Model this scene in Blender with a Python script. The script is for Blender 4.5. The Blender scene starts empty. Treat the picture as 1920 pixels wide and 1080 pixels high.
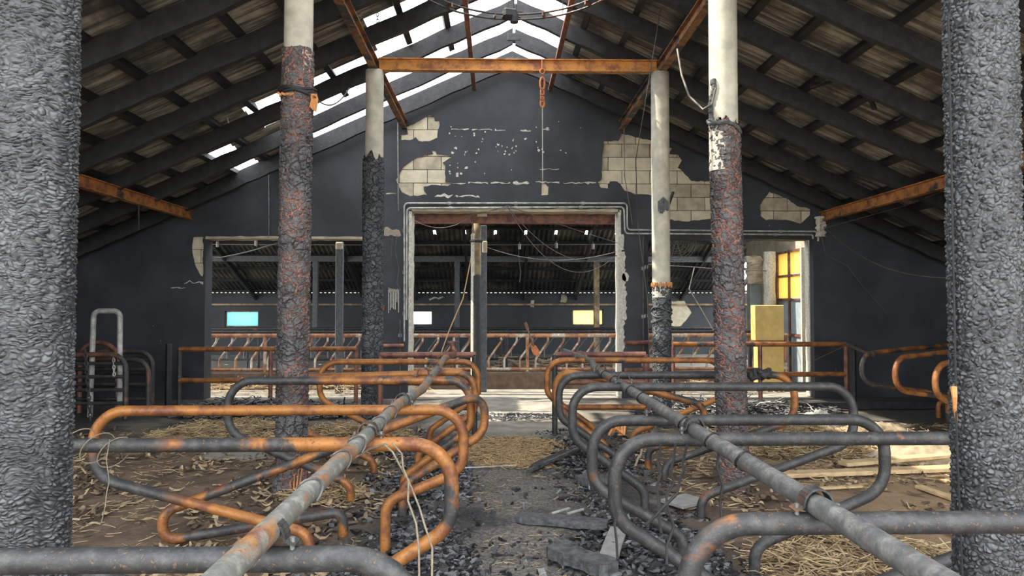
import bpy, math, random
import numpy as np
from mathutils import Vector, Matrix, noise, geometry

# ------------------------------------------------------------------ camera, sky, sun, exposure
S = bpy.context.scene
COL = S.collection
F_PX = 1300.0
CAM_H = 1.6
cam_d = bpy.data.cameras.new('camera')
cam_d.sensor_width = 36.0
cam_d.lens = F_PX / 1920 * 36
cam_d.clip_start = 0.02
cam_d.clip_end = 400
cam = bpy.data.objects.new('camera', cam_d)
COL.objects.link(cam)
cam.location = (0, 0, CAM_H)
YAW = math.atan(28 / F_PX)
PITCH = math.atan(38 / F_PX)
cam.rotation_euler = (math.pi / 2 + PITCH, 0, -YAW)
S.camera = cam
CAM_M = cam.rotation_euler.to_matrix()

world = bpy.data.worlds.new('sky')
S.world = world
world.use_nodes = True
wn = world.node_tree.nodes
bg = wn['Background']
bg.inputs['Color'].default_value = (0.95, 0.97, 1.0, 1)
bg.inputs['Strength'].default_value = 2.6

sun_d = bpy.data.lights.new('sun', 'SUN')
sun_d.energy = 5.5
sun_d.angle = math.radians(0.8)
sun_d.color = (1.0, 0.90, 0.74)
sun = bpy.data.objects.new('sun', sun_d)
COL.objects.link(sun)
SUN_DIR = Vector((math.cos(math.radians(52)), -0.04, -math.sin(math.radians(52))))   # travels to +X and down
sun.rotation_euler = SUN_DIR.to_track_quat('-Z', 'Y').to_euler()
sun.location = (-20, 8, 25)

S.view_settings.view_transform = 'Standard'
S.view_settings.look = 'None'
S.view_settings.gamma = 1.0
S.view_settings.use_curve_mapping = False
S.view_settings.exposure = 1.0

RND = random.Random(7)


def P(px, py, Y):
    """point at depth Y that the photograph shows at pixel (px, py)"""
    d = CAM_M @ Vector(((px - 960) / F_PX, (540 - py) / F_PX, -1))
    t = Y / d.y
    return Vector((d.x * t, Y, CAM_H + d.z * t))


def G(px, py):
    """point of the floor (z = 0) at pixel"""
    d = CAM_M @ Vector(((px - 960) / F_PX, (540 - py) / F_PX, -1))
    t = -CAM_H / d.z
    return Vector((d.x * t, d.y * t, 0))


# ------------------------------------------------------------------ node materials
class NT:
    def __init__(self, name):
        self.m = bpy.data.materials.new(name)
        self.m.use_nodes = True
        self.t = self.m.node_tree
        self.b = self.t.nodes['Principled BSDF']
        self.out = self.t.nodes['Material Output']
        g = self.t.nodes.new('ShaderNodeNewGeometry')
        self.geo = g
        self.pos = g.outputs['Position']
        self.rnd = g.outputs['Random Per Island']

    def link(self, a, b):
        self.t.links.new(a, b)

    def set(self, sock, v):
        if hasattr(v, 'is_output'):
            self.link(v, sock)
        elif isinstance(v, (tuple, list)) and len(v) == 3 and sock.type == 'RGBA':
            sock.default_value = (*v, 1)
        else:
            sock.default_value = v

    def mapping(self, scale=(1, 1, 1), vec=None, loc=(0, 0, 0)):
        n = self.t.nodes.new('ShaderNodeMapping')
        self.link(vec or self.pos, n.inputs['Vector'])
        n.inputs['Scale'].default_value = scale
        n.inputs['Location'].default_value = loc
        return n.outputs[0]

    def noise(self, scale, detail=4, rough=0.55, vec=None, dist=0.0):
        n = self.t.nodes.new('ShaderNodeTexNoise')
        self.link(vec or self.pos, n.inputs['Vector'])
        n.inputs['Scale'].default_value = scale
        n.inputs['Detail'].default_value = detail
        n.inputs['Roughness'].default_value = rough
        n.inputs['Distortion'].default_value = dist
        return n.outputs['Fac']

    def voro(self, scale, feature='F1', vec=None):
        n = self.t.nodes.new('ShaderNodeTexVoronoi')
        n.feature = feature
        self.link(vec or self.pos, n.inputs['Vector'])
        n.inputs['Scale'].default_value = scale
        return n.outputs['Distance']

    def warp(self, amount, scale, vec=None):
        n = self.t.nodes.new('ShaderNodeTexNoise')
        self.link(vec or self.pos, n.inputs['Vector'])
        n.inputs['Scale'].default_value = scale
        n.inputs['Detail'].default_value = 2
        v = self.t.nodes.new('ShaderNodeVectorMath')
        v.operation = 'MULTIPLY_ADD'
        self.link(n.outputs['Color'], v.inputs[0])
        v.inputs[1].default_value = (amount,) * 3
        self.link(vec or self.pos, v.inputs[2])
        return v.outputs[0]

    def ramp(self, fac, lo, hi, a=0.0, b=1.0, smooth=True):
        n = self.t.nodes.new('ShaderNodeMapRange')
        n.interpolation_type = 'SMOOTHSTEP' if smooth else 'LINEAR'
        self.set(n.inputs['Value'], fac)
        n.inputs['From Min'].default_value = lo
        n.inputs['From Max'].default_value = hi
        n.inputs['To Min'].default_value = a
        n.inputs['To Max'].default_value = b
        return n.outputs['Result']

    def math(self, op, a, b=0.0):
        n = self.t.nodes.new('ShaderNodeMath')
        n.operation = op
        self.set(n.inputs[0], a)
        self.set(n.inputs[1], b)
        return n.outputs[0]

    def mix(self, fac, a, b):
        n = self.t.nodes.new('ShaderNodeMix')
        n.data_type = 'RGBA'
        self.set(n.inputs[0], fac)
        self.set(n.inputs[6], a)
        self.set(n.inputs[7], b)
        return n.outputs[2]

    def xyz(self, vec=None):
        n = self.t.nodes.new('ShaderNodeSeparateXYZ')
        self.link(vec or self.pos, n.inputs[0])
        return n.outputs

    def bump(self, height, strength=0.5, dist=0.02):
        n = self.t.nodes.new('ShaderNodeBump')
        self.link(height, n.inputs['Height'])
        n.inputs['Strength'].default_value = strength
        n.inputs['Distance'].default_value = dist
        self.link(n.outputs[0], self.b.inputs['Normal'])

    def disp(self, height, scale, mid=0.0):
        n = self.t.nodes.new('ShaderNodeDisplacement')
        self.link(height, n.inputs['Height'])
        n.inputs['Scale'].default_value = scale
        n.inputs['Midlevel'].default_value = mid
        self.link(n.outputs[0], self.out.inputs['Displacement'])
        self.m.displacement_method = 'BOTH'

    def fin(self, color, rough=0.7, metal=0.0, spec=None):
        self.set(self.b.inputs['Base Color'], color)
        self.set(self.b.inputs['Roughness'], rough)
        self.set(self.b.inputs['Metallic'], metal)
        if spec is not None:
            self.b.inputs['Specular IOR Level'].default_value = spec
        return self.m


def pipe_mat(name, rust, orange=(0.35, 0.145, 0.036), soot=(0.036, 0.038, 0.040), seed=0.0, rear_soot=None, low_soot=None, rear_rust=None):
    n = NT(name)
    v = n.mapping((1.6, 1.6, 1.6), loc=(seed, seed * 2, seed))
    big = n.noise(1.5, 5, 0.62, v, 0.4)
    fac = n.ramp(big, 0.60 - rust * 0.34, 0.68 - rust * 0.34)
    px, _py, pz = n.xyz(n.warp(0.12, 6))
    if rear_soot is not None:                # fire-blackened beyond this point along the pipe
        fac = n.math('MULTIPLY', fac, n.ramp(px, rear_soot - 0.06, rear_soot + 0.10))
    if low_soot is not None:                 # lower rear bend blackened
        keep = n.math('MAXIMUM', n.ramp(px, low_soot + 0.5, low_soot + 0.75), n.ramp(pz, 0.66, 0.82))
        fac = n.math('MULTIPLY', fac, keep)
    if rear_rust is not None:
        fac = n.math('MAXIMUM', fac, n.ramp(px, rear_rust, rear_rust + 0.1))
    fine = n.noise(70, 4, 0.7)
    o2 = n.mix(n.ramp(n.noise(7, 5, 0.65), 0.40, 0.66), orange, (orange[0] * 0.42, orange[1] * 0.36, orange[2] * 0.7))
    o3 = n.mix(n.ramp(fine, 0.58, 0.68), o2, (0.09, 0.05, 0.035))
    s2 = n.mix(n.ramp(n.noise(14, 5, 0.7), 0.42, 0.78), soot, (soot[0] * 2.6, soot[1] * 2.5, soot[2] * 2.3))
    s3 = n.mix(n.ramp(fine, 0.60, 0.66), s2, (0.16, 0.095, 0.055))
    c = n.mix(fac, s3, o3)
    n.bump(n.noise(55, 5, 0.75), 0.45, 0.005)
    return n.fin(c, n.ramp(fine, 0.3, 0.7, 0.36, 0.68), 0.28)


def char_mat(name, mode, red=0.0):
    n = NT(name)

    def bubbles(scale, warp, wscale, smooth):
        t = n.t.nodes.new('ShaderNodeTexVoronoi')
        t.feature = 'SMOOTH_F1'
        n.link(n.mapping(scale, n.warp(warp, wscale)), t.inputs['Vector'])
        t.inputs['Scale'].default_value = 1.0
        t.inputs['Smoothness'].default_value = smooth
        return t.outputs['Distance']
    if mode == 'wavy':
        f = bubbles((40, 40, 84), 0.07, 11, 0.25)
        h = n.ramp(f, 0.0, 0.62, 1.0, 0.0, False)
        e = n.voro(1.0, 'DISTANCE_TO_EDGE', n.mapping((40, 40, 84), n.warp(0.07, 11)))
        scale, thin = 0.0110, 0.24
    elif mode == 'cell':
        f = bubbles((46, 46, 52), 0.045, 20, 0.22)
        h = n.ramp(f, 0.0, 0.62, 1.0, 0.0, False)
        e = n.voro(1.0, 'DISTANCE_TO_EDGE', n.mapping((46, 46, 52), n.warp(0.045, 20)))
        scale, thin = 0.0110, 0.26
    else:
        v = n.mapping((12, 12, 15), n.warp(0.10, 12))
        e = n.voro(1.0, 'DISTANCE_TO_EDGE', v)
        f2 = bubbles((34, 34, 52), 0.06, 18, 0.25)
        h = n.math('ADD', n.math('MULTIPLY', n.ramp(e, 0.0, 0.16), 0.6), n.math('MULTIPLY', n.ramp(f2, 0.0, 0.62, 1.0, 0.0, False), 0.55))
        scale, thin = 0.018, 0.10
    lump = n.noise(3.5, 3)
    hh = n.math('ADD', h, n.math('MULTIPLY', lump, 0.9))
    n.disp(hh, scale, 0.9)
    ash = n.ramp(n.noise(5, 5), 0.35, 0.75)
    plate = n.mix(ash, (0.046, 0.052, 0.058), (0.098, 0.110, 0.119))
    crack = (0.014, 0.014, 0.015)
    if red > 0:
        plate = n.mix(ash, (0.060, 0.058, 0.062), (0.125, 0.118, 0.120))
        where = n.ramp(n.noise(2.2, 3), 0.62 - 0.3 * red, 0.80 - 0.3 * red)
        crack = n.mix(where, crack, (0.34, 0.135, 0.088))
    k = n.ramp(e, 0.0, thin)
    c = n.mix(k, crack, plate)
    return n.fin(c, 0.5, 0.0, 0.5)


M = {}
M['rust'] = pipe_mat('rust_pipe', 0.74)
M['rust_mid'] = pipe_mat('rust_pipe_sooty', 0.42, seed=3.1)
M['soot_pipe'] = pipe_mat('sooty_pipe', -0.12, seed=5.2)
M['brown_soot'] = pipe_mat('brown_sooty_pipe', 0.30, (0.20, 0.105, 0.055), seed=7.7)
M['rust_b'] = pipe_mat('rust_pipe_second', 0.62, seed=3.1, rear_soot=-1.50)
M['rust_c'] = pipe_mat('rust_pipe_third', 0.85, low_soot=-2.6)
M['rust_d'] = pipe_mat('rust_pipe_fourth', 0.55, seed=3.1, rear_soot=-1.42)
M['soot_e'] = pipe_mat('sooty_pipe_rusty_end', -0.12, seed=5.2, rear_rust=2.62)
M['brown_rust'] = pipe_mat('brown_rust', 0.8, (0.25, 0.115, 0.07), seed=1.7)
M['beam_rust'] = pipe_mat('beam_rust', 0.80, (0.50, 0.215, 0.06), seed=8.0)
M['tie_rust'] = pipe_mat('tie_beam_rust', 0.85, (0.66, 0.30, 0.08), (0.16, 0.12, 0.09), seed=8.0)
M['beam_dark'] = pipe_mat('beam_dark_rust', 0.45, (0.36, 0.17, 0.06), seed=2.4)
M['rail_rust'] = pipe_mat('rail_rust', 0.28, (0.42, 0.21, 0.07), (0.155, 0.16, 0.15), seed=6.0)
M['rail_grey'] = pipe_mat('rail_grey', 0.12, (0.30, 0.15, 0.06), (0.10, 0.105, 0.105), seed=4.4)
M['bright_rust'] = pipe_mat('bright_rust', 0.62, (0.52, 0.26, 0.12), (0.42, 0.36, 0.30), seed=9.0)
M['bright_bar'] = pipe_mat('pale_rust_bar', 0.40, (0.46, 0.25, 0.13), (0.46, 0.42, 0.36), seed=9.5)
ZS = [0.45 * k / 30 for k in range(30)] + [0.45 + 2.4 * k / 900 for k in range(900)] + [2.85 + 1.95 * k / 90 for k in range(91)]
M['char_wavy'] = char_mat('charred_wood_wavy', 'wavy')
M['char_cell'] = char_mat('charred_wood_cells', 'cell')
M['char_red'] = char_mat('charred_wood_red_cracks', 'plates', 0.75)
M['char_plates'] = char_mat('charred_wood_plates', 'plates', 0.0)


def simple(name, col, rough=0.8, metal=0.0, var=0.35, nscale=12, bump=0.0, bscale=40, spec=None, dark=None):
    n = NT(name)
    f = n.ramp(n.noise(nscale, 5, 0.6), 0.3, 0.72)
    d = dark or tuple(x * (1 - var) for x in col)
    c = n.mix(f, d, col)
    if bump:
        n.bump(n.noise(bscale, 5, 0.65), bump, 0.01)
    return n.fin(c, rough, metal, spec)


M['pale_pole'] = simple('pale_pole', (0.60, 0.57, 0.46), 0.75, 0, 0.3, 5, 0.15, 60, dark=(0.36, 0.35, 0.30))
M['black_wood'] = simple('black_charred_wood', (0.030, 0.032, 0.036), 0.65, 0, 0.55, 10, 0.6, 35)
M['black_wood2'] = simple('charred_timber', (0.115, 0.125, 0.130), 0.6, 0, 0.65, 25, 0.9, 55)
M['orange_wood'] = simple('split_orange_wood', (0.62, 0.27, 0.09), 0.8, 0, 0.4, 20)
M['cream_block'] = simple('cream_block', (0.62, 0.56, 0.42), 0.9, 0, 0.25, 7, 0.35, 80)
M['cream_block2'] = simple('cream_block_stained', (0.50, 0.44, 0.33), 0.9, 0, 0.4, 5, 0.35, 80)
M['mortar'] = simple('mortar', (0.36, 0.32, 0.25), 0.95, 0, 0.3, 12)
M['lime'] = simple('lime_plaster', (0.62, 0.60, 0.52), 0.9, 0, 0.4, 25, 0.2, 90)
M['grey_metal'] = simple('grey_metal', (0.24, 0.25, 0.25), 0.5, 0.3, 0.5, 20)
M['pale_metal'] = simple('pale_metal', (0.56, 0.57, 0.55), 0.5, 0.2, 0.6, 9)
M['wire'] = simple('burnt_wire', (0.16, 0.15, 0.14), 0.6, 0.4, 0.5, 10)
M['black_wire'] = simple('black_wire', (0.018, 0.017, 0.017), 0.7, 0, 0.4, 10)
M['twine'] = simple('straw_twine', (0.24, 0.205, 0.145), 0.9, 0, 0.4, 40)
M['chain_orange'] = simple('orange_chain', (0.62, 0.20, 0.07), 0.6, 0.1, 0.4, 30)
M['chain_dark'] = simple('dark_chain', (0.075, 0.07, 0.065), 0.6, 0.4, 0.4, 30)
M['grey_post'] = simple('weathered_grey_post', (0.135, 0.15, 0.165), 0.8, 0, 0.4, 18, 0.3, 40)
M['tan_post'] = simple('scorched_tan_post', (0.40, 0.30, 0.18), 0.8, 0, 0.7, 4)
M['yellow'] = simple('yellow_board', (0.74, 0.53, 0.18), 0.7, 0, 0.25, 6)
M['blue_panel'] = simple('grey_blue_panel', (0.30, 0.37, 0.40), 0.6, 0, 0.25, 6)
M['concrete'] = simple('concrete', (0.30, 0.28, 0.24), 0.9, 0, 0.45, 4, 0.4, 30)
M['kerb'] = simple('kerb_brown', (0.17, 0.12, 0.085), 0.9, 0, 0.5, 6, 0.5, 25)
M['plank'] = simple('pale_plank', (0.62, 0.45, 0.25), 0.8, 0, 0.35, 8, 0.2, 60)
M['grey_plank'] = simple('grey_plank', (0.30, 0.30, 0.29), 0.8, 0, 0.3, 10, 0.2, 60)
M['plastic'] = simple('dirty_white_film', (0.42, 0.35, 0.24), 0.45, 0, 0.45, 9)
M['cyan'] = simple('cyan_tarp', (0.20, 0.68, 0.82), 0.5, 0, 0.4, 2.0)
M['ash'] = simple('ash_heap', (0.10, 0.10, 0.10), 0.95, 0, 0.5, 8)

# soot-blackened wall render with pale flecks where paint came away
n = NT('soot_render')
base = n.mix(n.ramp(n.noise(1.3, 4), 0.3, 0.75), (0.027, 0.031, 0.037), (0.047, 0.054, 0.063))
sp = n.voro(16, 'F1', n.warp(0.05, 12))
region = n.ramp(n.noise(0.9, 2), 0.54, 0.66)
size = n.math('MULTIPLY', region, n.ramp(n.noise(5, 3), 0.45, 0.75, 0.0, 0.26))
spot = n.math('LESS_THAN', sp, size)
c = n.mix(n.math('MULTIPLY', spot, 0.75), base, (0.42, 0.41, 0.37))
n.bump(n.noise(18, 6), 0.35, 0.01)
M['soot'] = n.fin(c, 0.75, 0, 0.4)
M['soot_plain'] = simple('soot_plain', (0.040, 0.045, 0.052), 0.8, 0, 0.45, 1.5, 0.3, 20)

# fibre cement sheets
n = NT('corrugated_sheet')
smoke = n.ramp(n.noise(1.3, 5, 0.65), 0.30, 0.62)
streak = n.ramp(n.noise(1.0, 4, 0.65, n.mapping((0.9, 26.0, 0.9))), 0.35, 0.65)
c = n.mix(smoke, (0.060, 0.058, 0.058), n.mix(streak, (0.09, 0.085, 0.08), (0.50, 0.46, 0.40)))
M['sheet'] = n.fin(c, 0.7)
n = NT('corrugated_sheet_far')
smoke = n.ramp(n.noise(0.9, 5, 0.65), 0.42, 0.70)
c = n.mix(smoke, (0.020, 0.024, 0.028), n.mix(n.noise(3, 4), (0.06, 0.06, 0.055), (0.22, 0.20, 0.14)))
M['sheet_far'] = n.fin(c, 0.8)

# floor: burnt strip in the passage, earth in the stalls, bare concrete by the wall
n = NT('barn_floor')
wv = n.warp(0.5, 1.7)
x, y, z = n.xyz(wv)
x = n.math('SUBTRACT', x, 0.25)
y = n.math('SUBTRACT', y, 0.25)
d = n.math('ABSOLUTE', n.math('SUBTRACT', x, 0.17))
burn = n.ramp(d, 0.75, 1.75, 1.0, 0.0)
far = n.ramp(y, 8.3, 9.3)
fine = n.noise(38, 6, 0.7)
mud = n.mix(n.ramp(n.noise(3, 5), 0.35, 0.7), (0.10, 0.068, 0.048), (0.22, 0.155, 0.105))
mud = n.mix(n.ramp(fine, 0.55, 0.75), mud, (0.30, 0.23, 0.14))
right = n.ramp(x, 2.2, 3.4)
mud = n.mix(right, mud, n.mix(n.noise(4, 5), (0.24, 0.155, 0.09), (0.46, 0.33, 0.19)))  # lighter earth at right, tone raised to stand in for a sun patch
coal = n.mix(n.ramp(fine, 0.45, 0.72), (0.020, 0.021, 0.023), (0.105, 0.105, 0.105))
coal = n.mix(n.ramp(n.noise(2.2, 4), 0.55, 0.7), coal, (0.16, 0.155, 0.15))
lane = n.math('MULTIPLY', n.ramp(d, 0.22, 0.75, 1.0, 0.0), n.ramp(n.noise(1.6, 4), 0.30, 0.55))
coal = n.mix(lane, coal, n.mix(n.ramp(fine, 0.40, 0.62), (0.085, 0.080, 0.076), (0.24, 0.215, 0.185)))
conc = n.mix(n.ramp(n.noise(2.5, 5), 0.3, 0.7), (0.20, 0.19, 0.16), (0.40, 0.37, 0.31))
back = n.mix(n.ramp(n.noise(1.8, 4), 0.4, 0.6), (0.045, 0.045, 0.045), (0.15, 0.13, 0.10))
near_centre = n.ramp(d, 0.9, 1.3, 1.0, 0.0)
c = n.mix(burn, mud, coal)
c = n.mix(far, c, n.mix(near_centre, back, conc))
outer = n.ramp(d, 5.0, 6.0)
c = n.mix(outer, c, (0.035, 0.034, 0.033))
n.bump(n.noise(30, 7, 0.7), 0.8, 0.03)
M['floor'] = n.fin(c, 0.9)

n = NT('straw')
r = n.rnd
c = n.mix(n.ramp(r, 0.0, 1.0), (0.13, 0.085, 0.042), (0.50, 0.38, 0.21))
M['straw'] = n.fin(c, 0.8)
n = NT('husk')
c = n.mix(n.ramp(n.rnd, 0.25, 1.0), (0.085, 0.058, 0.036), (0.44, 0.34, 0.21))
M['husk'] = n.fin(c, 0.85)
n = NT('golden_hay')
c = n.mix(n.rnd, (0.17, 0.11, 0.055), (0.48, 0.34, 0.17))
M['hay'] = n.fin(c, 0.85)
n = NT('charcoal_bits')
c = n.mix(n.ramp(n.rnd, 0.55, 1.0), (0.016, 0.017, 0.019), (0.17, 0.18, 0.19))
M['coal'] = n.fin(c, 0.38)


def pane_mat(name, col, rough=0.5, tr=0.7):
    n = NT(name)
    n.fin(n.mix(n.ramp(n.noise(5, 3), 0.3, 0.7), tuple(q * 0.75 for q in col), col), rough)
    t = n.t.nodes.new('ShaderNodeBsdfTranslucent')
    t.inputs['Color'].default_value = (*col, 1)
    mx = n.t.nodes.new('ShaderNodeMixShader')
    mx.inputs[0].default_value = tr
    n.link(n.b.outputs[0], mx.inputs[1])
    n.link(t.outputs[0], mx.inputs[2])
    n.link(mx.outputs[0], n.out.inputs['Surface'])
    return n.m


M['yellow_pane'] = pane_mat('yellow_pane', (0.97, 0.88, 0.56))
M['yellow_pane2'] = pane_mat('yellow_pane_door', (0.97, 0.80, 0.34))
M['milky_pane'] = pane_mat('milky_pane', (0.97, 0.97, 0.95))
M['cyan_pane'] = pane_mat('cyan_pane', (0.55, 0.93, 0.99))


# ------------------------------------------------------------------ mesh builder
class MB:
    def __init__(self):
        self.v = []
        self.f = []

    def add(self, vs, fs):
        o = len(self.v)
        self.v += [tuple(p) for p in vs]
        self.f += [tuple(i + o for i in q) for q in fs]
        return self

    def box(self, c, s, rot=None):
        x, y, z = s[0] / 2, s[1] / 2, s[2] / 2
        vs = [Vector((a, b, d)) for a in (-x, x) for b in (-y, y) for d in (-z, z)]
        if rot is not None:
            vs = [rot @ p for p in vs]
        c = Vector(c)
        return self.add([p + c for p in vs], [(0, 1, 3, 2), (4, 6, 7, 5), (0, 4, 5, 1), (2, 3, 7, 6), (0, 2, 6, 4), (1, 5, 7, 3)])

    def bar(self, a, b, w, h, up=(0, 0, 1)):
        """rectangular bar from a to b, w across, h along up"""
        a, b = Vector(a), Vector(b)
        d = (b - a)
        L = d.length
        d.normalize()
        s = d.cross(Vector(up)).normalized()
        u = s.cross(d).normalized()
        R = Matrix((d, s, u)).transposed()
        return self.box((a + b) / 2, (L, w, h), R)

    def tube(self, pts, r, sides=10, closed=False, caps=True, rfun=None):
        pts = [Vector(p) for p in pts]
        n = len(pts)
        T = []
        for i in range(n):
            if closed:
                t = pts[(i + 1) % n] - pts[i - 1]
            else:
                t = pts[min(i + 1, n - 1)] - pts[max(i - 1, 0)]
            T.append(t.normalized())
        ref = Vector((0, 0, 1)) if abs(T[0].z) < 0.9 else Vector((1, 0, 0))
        nrm = (ref - T[0] * ref.dot(T[0])).normalized()
        vs, fs = [], []
        for i in range(n):
            if i:
                nrm = (nrm - T[i] * nrm.dot(T[i])).normalized()
            b = T[i].cross(nrm)
            rr = rfun(i / (n - 1)) if rfun else r
            for k in range(sides):
                a = 2 * math.pi * k / sides
                vs.append(pts[i] + (nrm * math.cos(a) + b * math.sin(a)) * rr)
        m = n if closed else n - 1
        for i in range(m):
            j = (i + 1) % n
            for k in range(sides):
                l = (k + 1) % sides
                fs.append((i * sides + k, i * sides + l, j * sides + l, j * sides + k))
        if caps and not closed:
            fs.append(tuple(range(sides))[::-1])
            fs.append(tuple((n - 1) * sides + k for k in range(sides)))
        return self.add(vs, fs)

    def prism(self, poly, y0, y1, flip=False):
        """poly of (x, z) extruded from y0 to y1"""
        n = len(poly)
        vs = [(p[0], y0, p[1]) for p in poly] + [(p[0], y1, p[1]) for p in poly]
        fs = [tuple(range(n)), tuple(range(2 * n - 1, n - 1, -1))]
        fs += [(i, i + n, (i + 1) % n + n, (i + 1) % n) for i in range(n)]
        return self.add(vs, fs)

    def prism_holes(self, outer, holes, y0, y1):
        loops = [outer] + holes
        tri = geometry.tessellate_polygon([[Vector((p[0], p[1], 0)) for p in l] for l in loops])
        flat = [p for l in loops for p in l]
        N = len(flat)
        vs = [(p[0], y0, p[1]) for p in flat] + [(p[0], y1, p[1]) for p in flat]
        fs = [tuple(t) for t in tri] + [tuple(i + N for i in reversed(t)) for t in tri]
        o = 0
        for l in loops:
            k = len(l)
            fs += [(o + i, o + (i + 1) % k, o + (i + 1) % k + N, o + i + N) for i in range(k)]
            o += k
        return self.add(vs, fs)

    def build(self, name, mat, parent=None, smooth=False, bevel=0.0):
        me = bpy.data.meshes.new(name)
        me.from_pydata(self.v, [], self.f)
        me.validate()
        import bmesh
        bm = bmesh.new()
        bm.from_mesh(me)
        bmesh.ops.recalc_face_normals(bm, faces=bm.faces)
        if bevel:
            bmesh.ops.bevel(bm, geom=[e for e in bm.edges], offset=bevel, segments=1, affect='EDGES', profile=0.5)
        bm.to_mesh(me)
        bm.free()
        if smooth:
            me.shade_smooth()
            me.set_sharp_from_angle(angle=math.radians(40))
        me.materials.append(M[mat] if isinstance(mat, str) else mat)
        return link(name, me, parent)


def link(name, data, parent=None):
    o = bpy.data.objects.new(name, data)
    COL.objects.link(o)
    if parent is not None:
        o.parent = parent
        o.matrix_parent_inverse = Matrix.Translation(-Vector(parent.location)) if parent.type == 'EMPTY' else Matrix()
    return o


def thing(name, label, cat, loc=(0, 0, 0), group=None):
    o = bpy.data.objects.new(name, None)
    COL.objects.link(o)
    o.location = loc
    o.empty_display_size = 0.1
    o['label'] = label
    o['category'] = cat
    if group:
        o['group'] = group
    return o


def tag(o, label, cat, group=None, kind=None):
    o['label'] = label
    o['category'] = cat
    if group:
        o['group'] = group
    if kind:
        o['kind'] = kind
    return o


def struct(o, label=None, cat=None):
    o['kind'] = 'structure'
    if label:
        o['label'] = label
    if cat:
        o['category'] = cat
    return o


def fillet(pts, r, seg=6):
    """round the corners of a polyline; r may be a list per inner corner"""
    pts = [Vector(p) for p in pts]
    out = [pts[0]]
    for i in range(1, len(pts) - 1):
        rr = r[i - 1] if isinstance(r, (list, tuple)) else r
        a, b, c = pts[i - 1], pts[i], pts[i + 1]
        d1, d2 = (a - b), (c - b)
        l1, l2 = d1.length, d2.length
        d1.normalize()
        d2.normalize()
        ang = d1.angle(d2)
        if ang > 3.1 or rr <= 0:
            out.append(b)
            continue
        t = min(rr / math.tan(ang / 2), l1 * 0.49, l2 * 0.49)
        p0, p1 = b + d1 * t, b + d2 * t
        rad = t * math.tan(ang / 2)
        bis = (d1 + d2).normalized()
        cen = b + bis * (rad / math.sin(ang / 2))
        u, w = (p0 - cen), (p1 - cen)
        tot = u.angle(w)
        ax = u.cross(w).normalized()
        for k in range(seg + 1):
            out.append(cen + Matrix.Rotation(tot * k / seg, 3, ax) @ u)
    out.append(pts[-1])
    return out


def densify(pts, step):
    out = []
    for a, b in zip(pts, pts[1:]):
        n = max(1, int((b - a).length / step))
        out += [a.lerp(b, k / n) for k in range(n)]
    out.append(pts[-1])
    return out


def sag(a, b, drop, n=16, wob=0.0):
    a, b = Vector(a), Vector(b)
    return [a.lerp(b, t) + Vector((RND.uniform(-wob, wob), RND.uniform(-wob, wob), -4 * drop * t * (1 - t) + RND.uniform(-wob, wob)))
            for t in [i / n for i in range(n + 1)]]


def shared(name, mesh, parent, loc, rot=(0, 0, 0), scale=(1, 1, 1)):
    o = bpy.data.objects.new(name, mesh)
    COL.objects.link(o)
    o.location = loc
    o.rotation_euler = rot
    o.scale = scale
    if parent is not None:
        o.parent = parent
        if parent.type == 'EMPTY':
            o.matrix_parent_inverse = Matrix.Translation(-Vector(parent.location))
    return o


# ------------------------------------------------------------------ measures of the barn
CX = 0.27                 # barn centre line
WY = 12.36                # front of the gable wall
SLOPE = 0.45
RIDGE = 5.86              # rafter underside at the ridge
XL, XR = CX - 8.3, CX + 8.3
ROOF0 = 0.9               # near edge of what is left of the roof


def under(x):
    return RIDGE - SLOPE * abs(x - CX)


# ------------------------------------------------------------------ floor and ground
def floor_mesh():
    xs = np.concatenate([np.linspace(XL, -3.2, 22)[:-1], np.linspace(-3.2, 4.2, 186), np.linspace(4.2, XR, 20)[1:]])
    ys = np.concatenate([np.linspace(-1.5, 1.0, 12)[:-1], np.linspace(1.0, 9.5, 190), np.linspace(9.5, WY - 0.05, 22)[1:]])
    V = []
    for y in ys:
        for x in xs:
            h = 0.018 * noise.fractal(Vector((x * 1.4, y * 1.4, 0.3)), 0.9, 2.0, 4)
            d = abs(x - 0.17)
            if d < 1.6 and y < 9:
                k = max(0.0, min(1.0, (1.6 - d) / 0.6))
                h += k * (0.012 * noise.fractal(Vector((x * 7, y * 7, 4.1)), 0.8, 2.1, 4) + 0.006)
                edge = math.exp(-((d - 0.85) / 0.28) ** 2)
                h += edge * 0.045 * max(0, noise.noise(Vector((x * 2.2, y * 1.1, 9))) + 0.5)
            else:
                h += 0.010 * noise.fractal(Vector((x * 6, y * 6, 1.1)), 0.8, 2.1, 3)
            V.append((x, y, h))
    nx, ny = len(xs), len(ys)
    F = [(j * nx + i, j * nx + i + 1, (j + 1) * nx + i + 1, (j + 1) * nx + i) for j in range(ny - 1) for i in range(nx - 1)]
    me = bpy.data.meshes.new('floor')
    me.from_pydata(V, [], F)
    me.shade_smooth()
    me.materials.append(M['floor'])
    return me


struct(link('floor', floor_mesh()), 'burnt barn floor of earth, ash and bare concrete', 'floor')
b = MB().box((-2, 18.4, -0.06), (34, 12.0, 0.10))
struct(b.build('floor_annexe', 'concrete'), 'pale concrete floor beyond the gable wall', 'floor')
b = MB().box((0, 10, -0.22), (160, 160, 0.1))
struct(b.build('ground', simple('outside_ground', (0.42, 0.40, 0.33), 0.95)), 'pale ground outside the barn', 'ground')

# ------------------------------------------------------------------ gable wall
def wp(px, py, Y=WY):
    p = P(px, py, Y)
    return (p.x, p.z)


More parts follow.
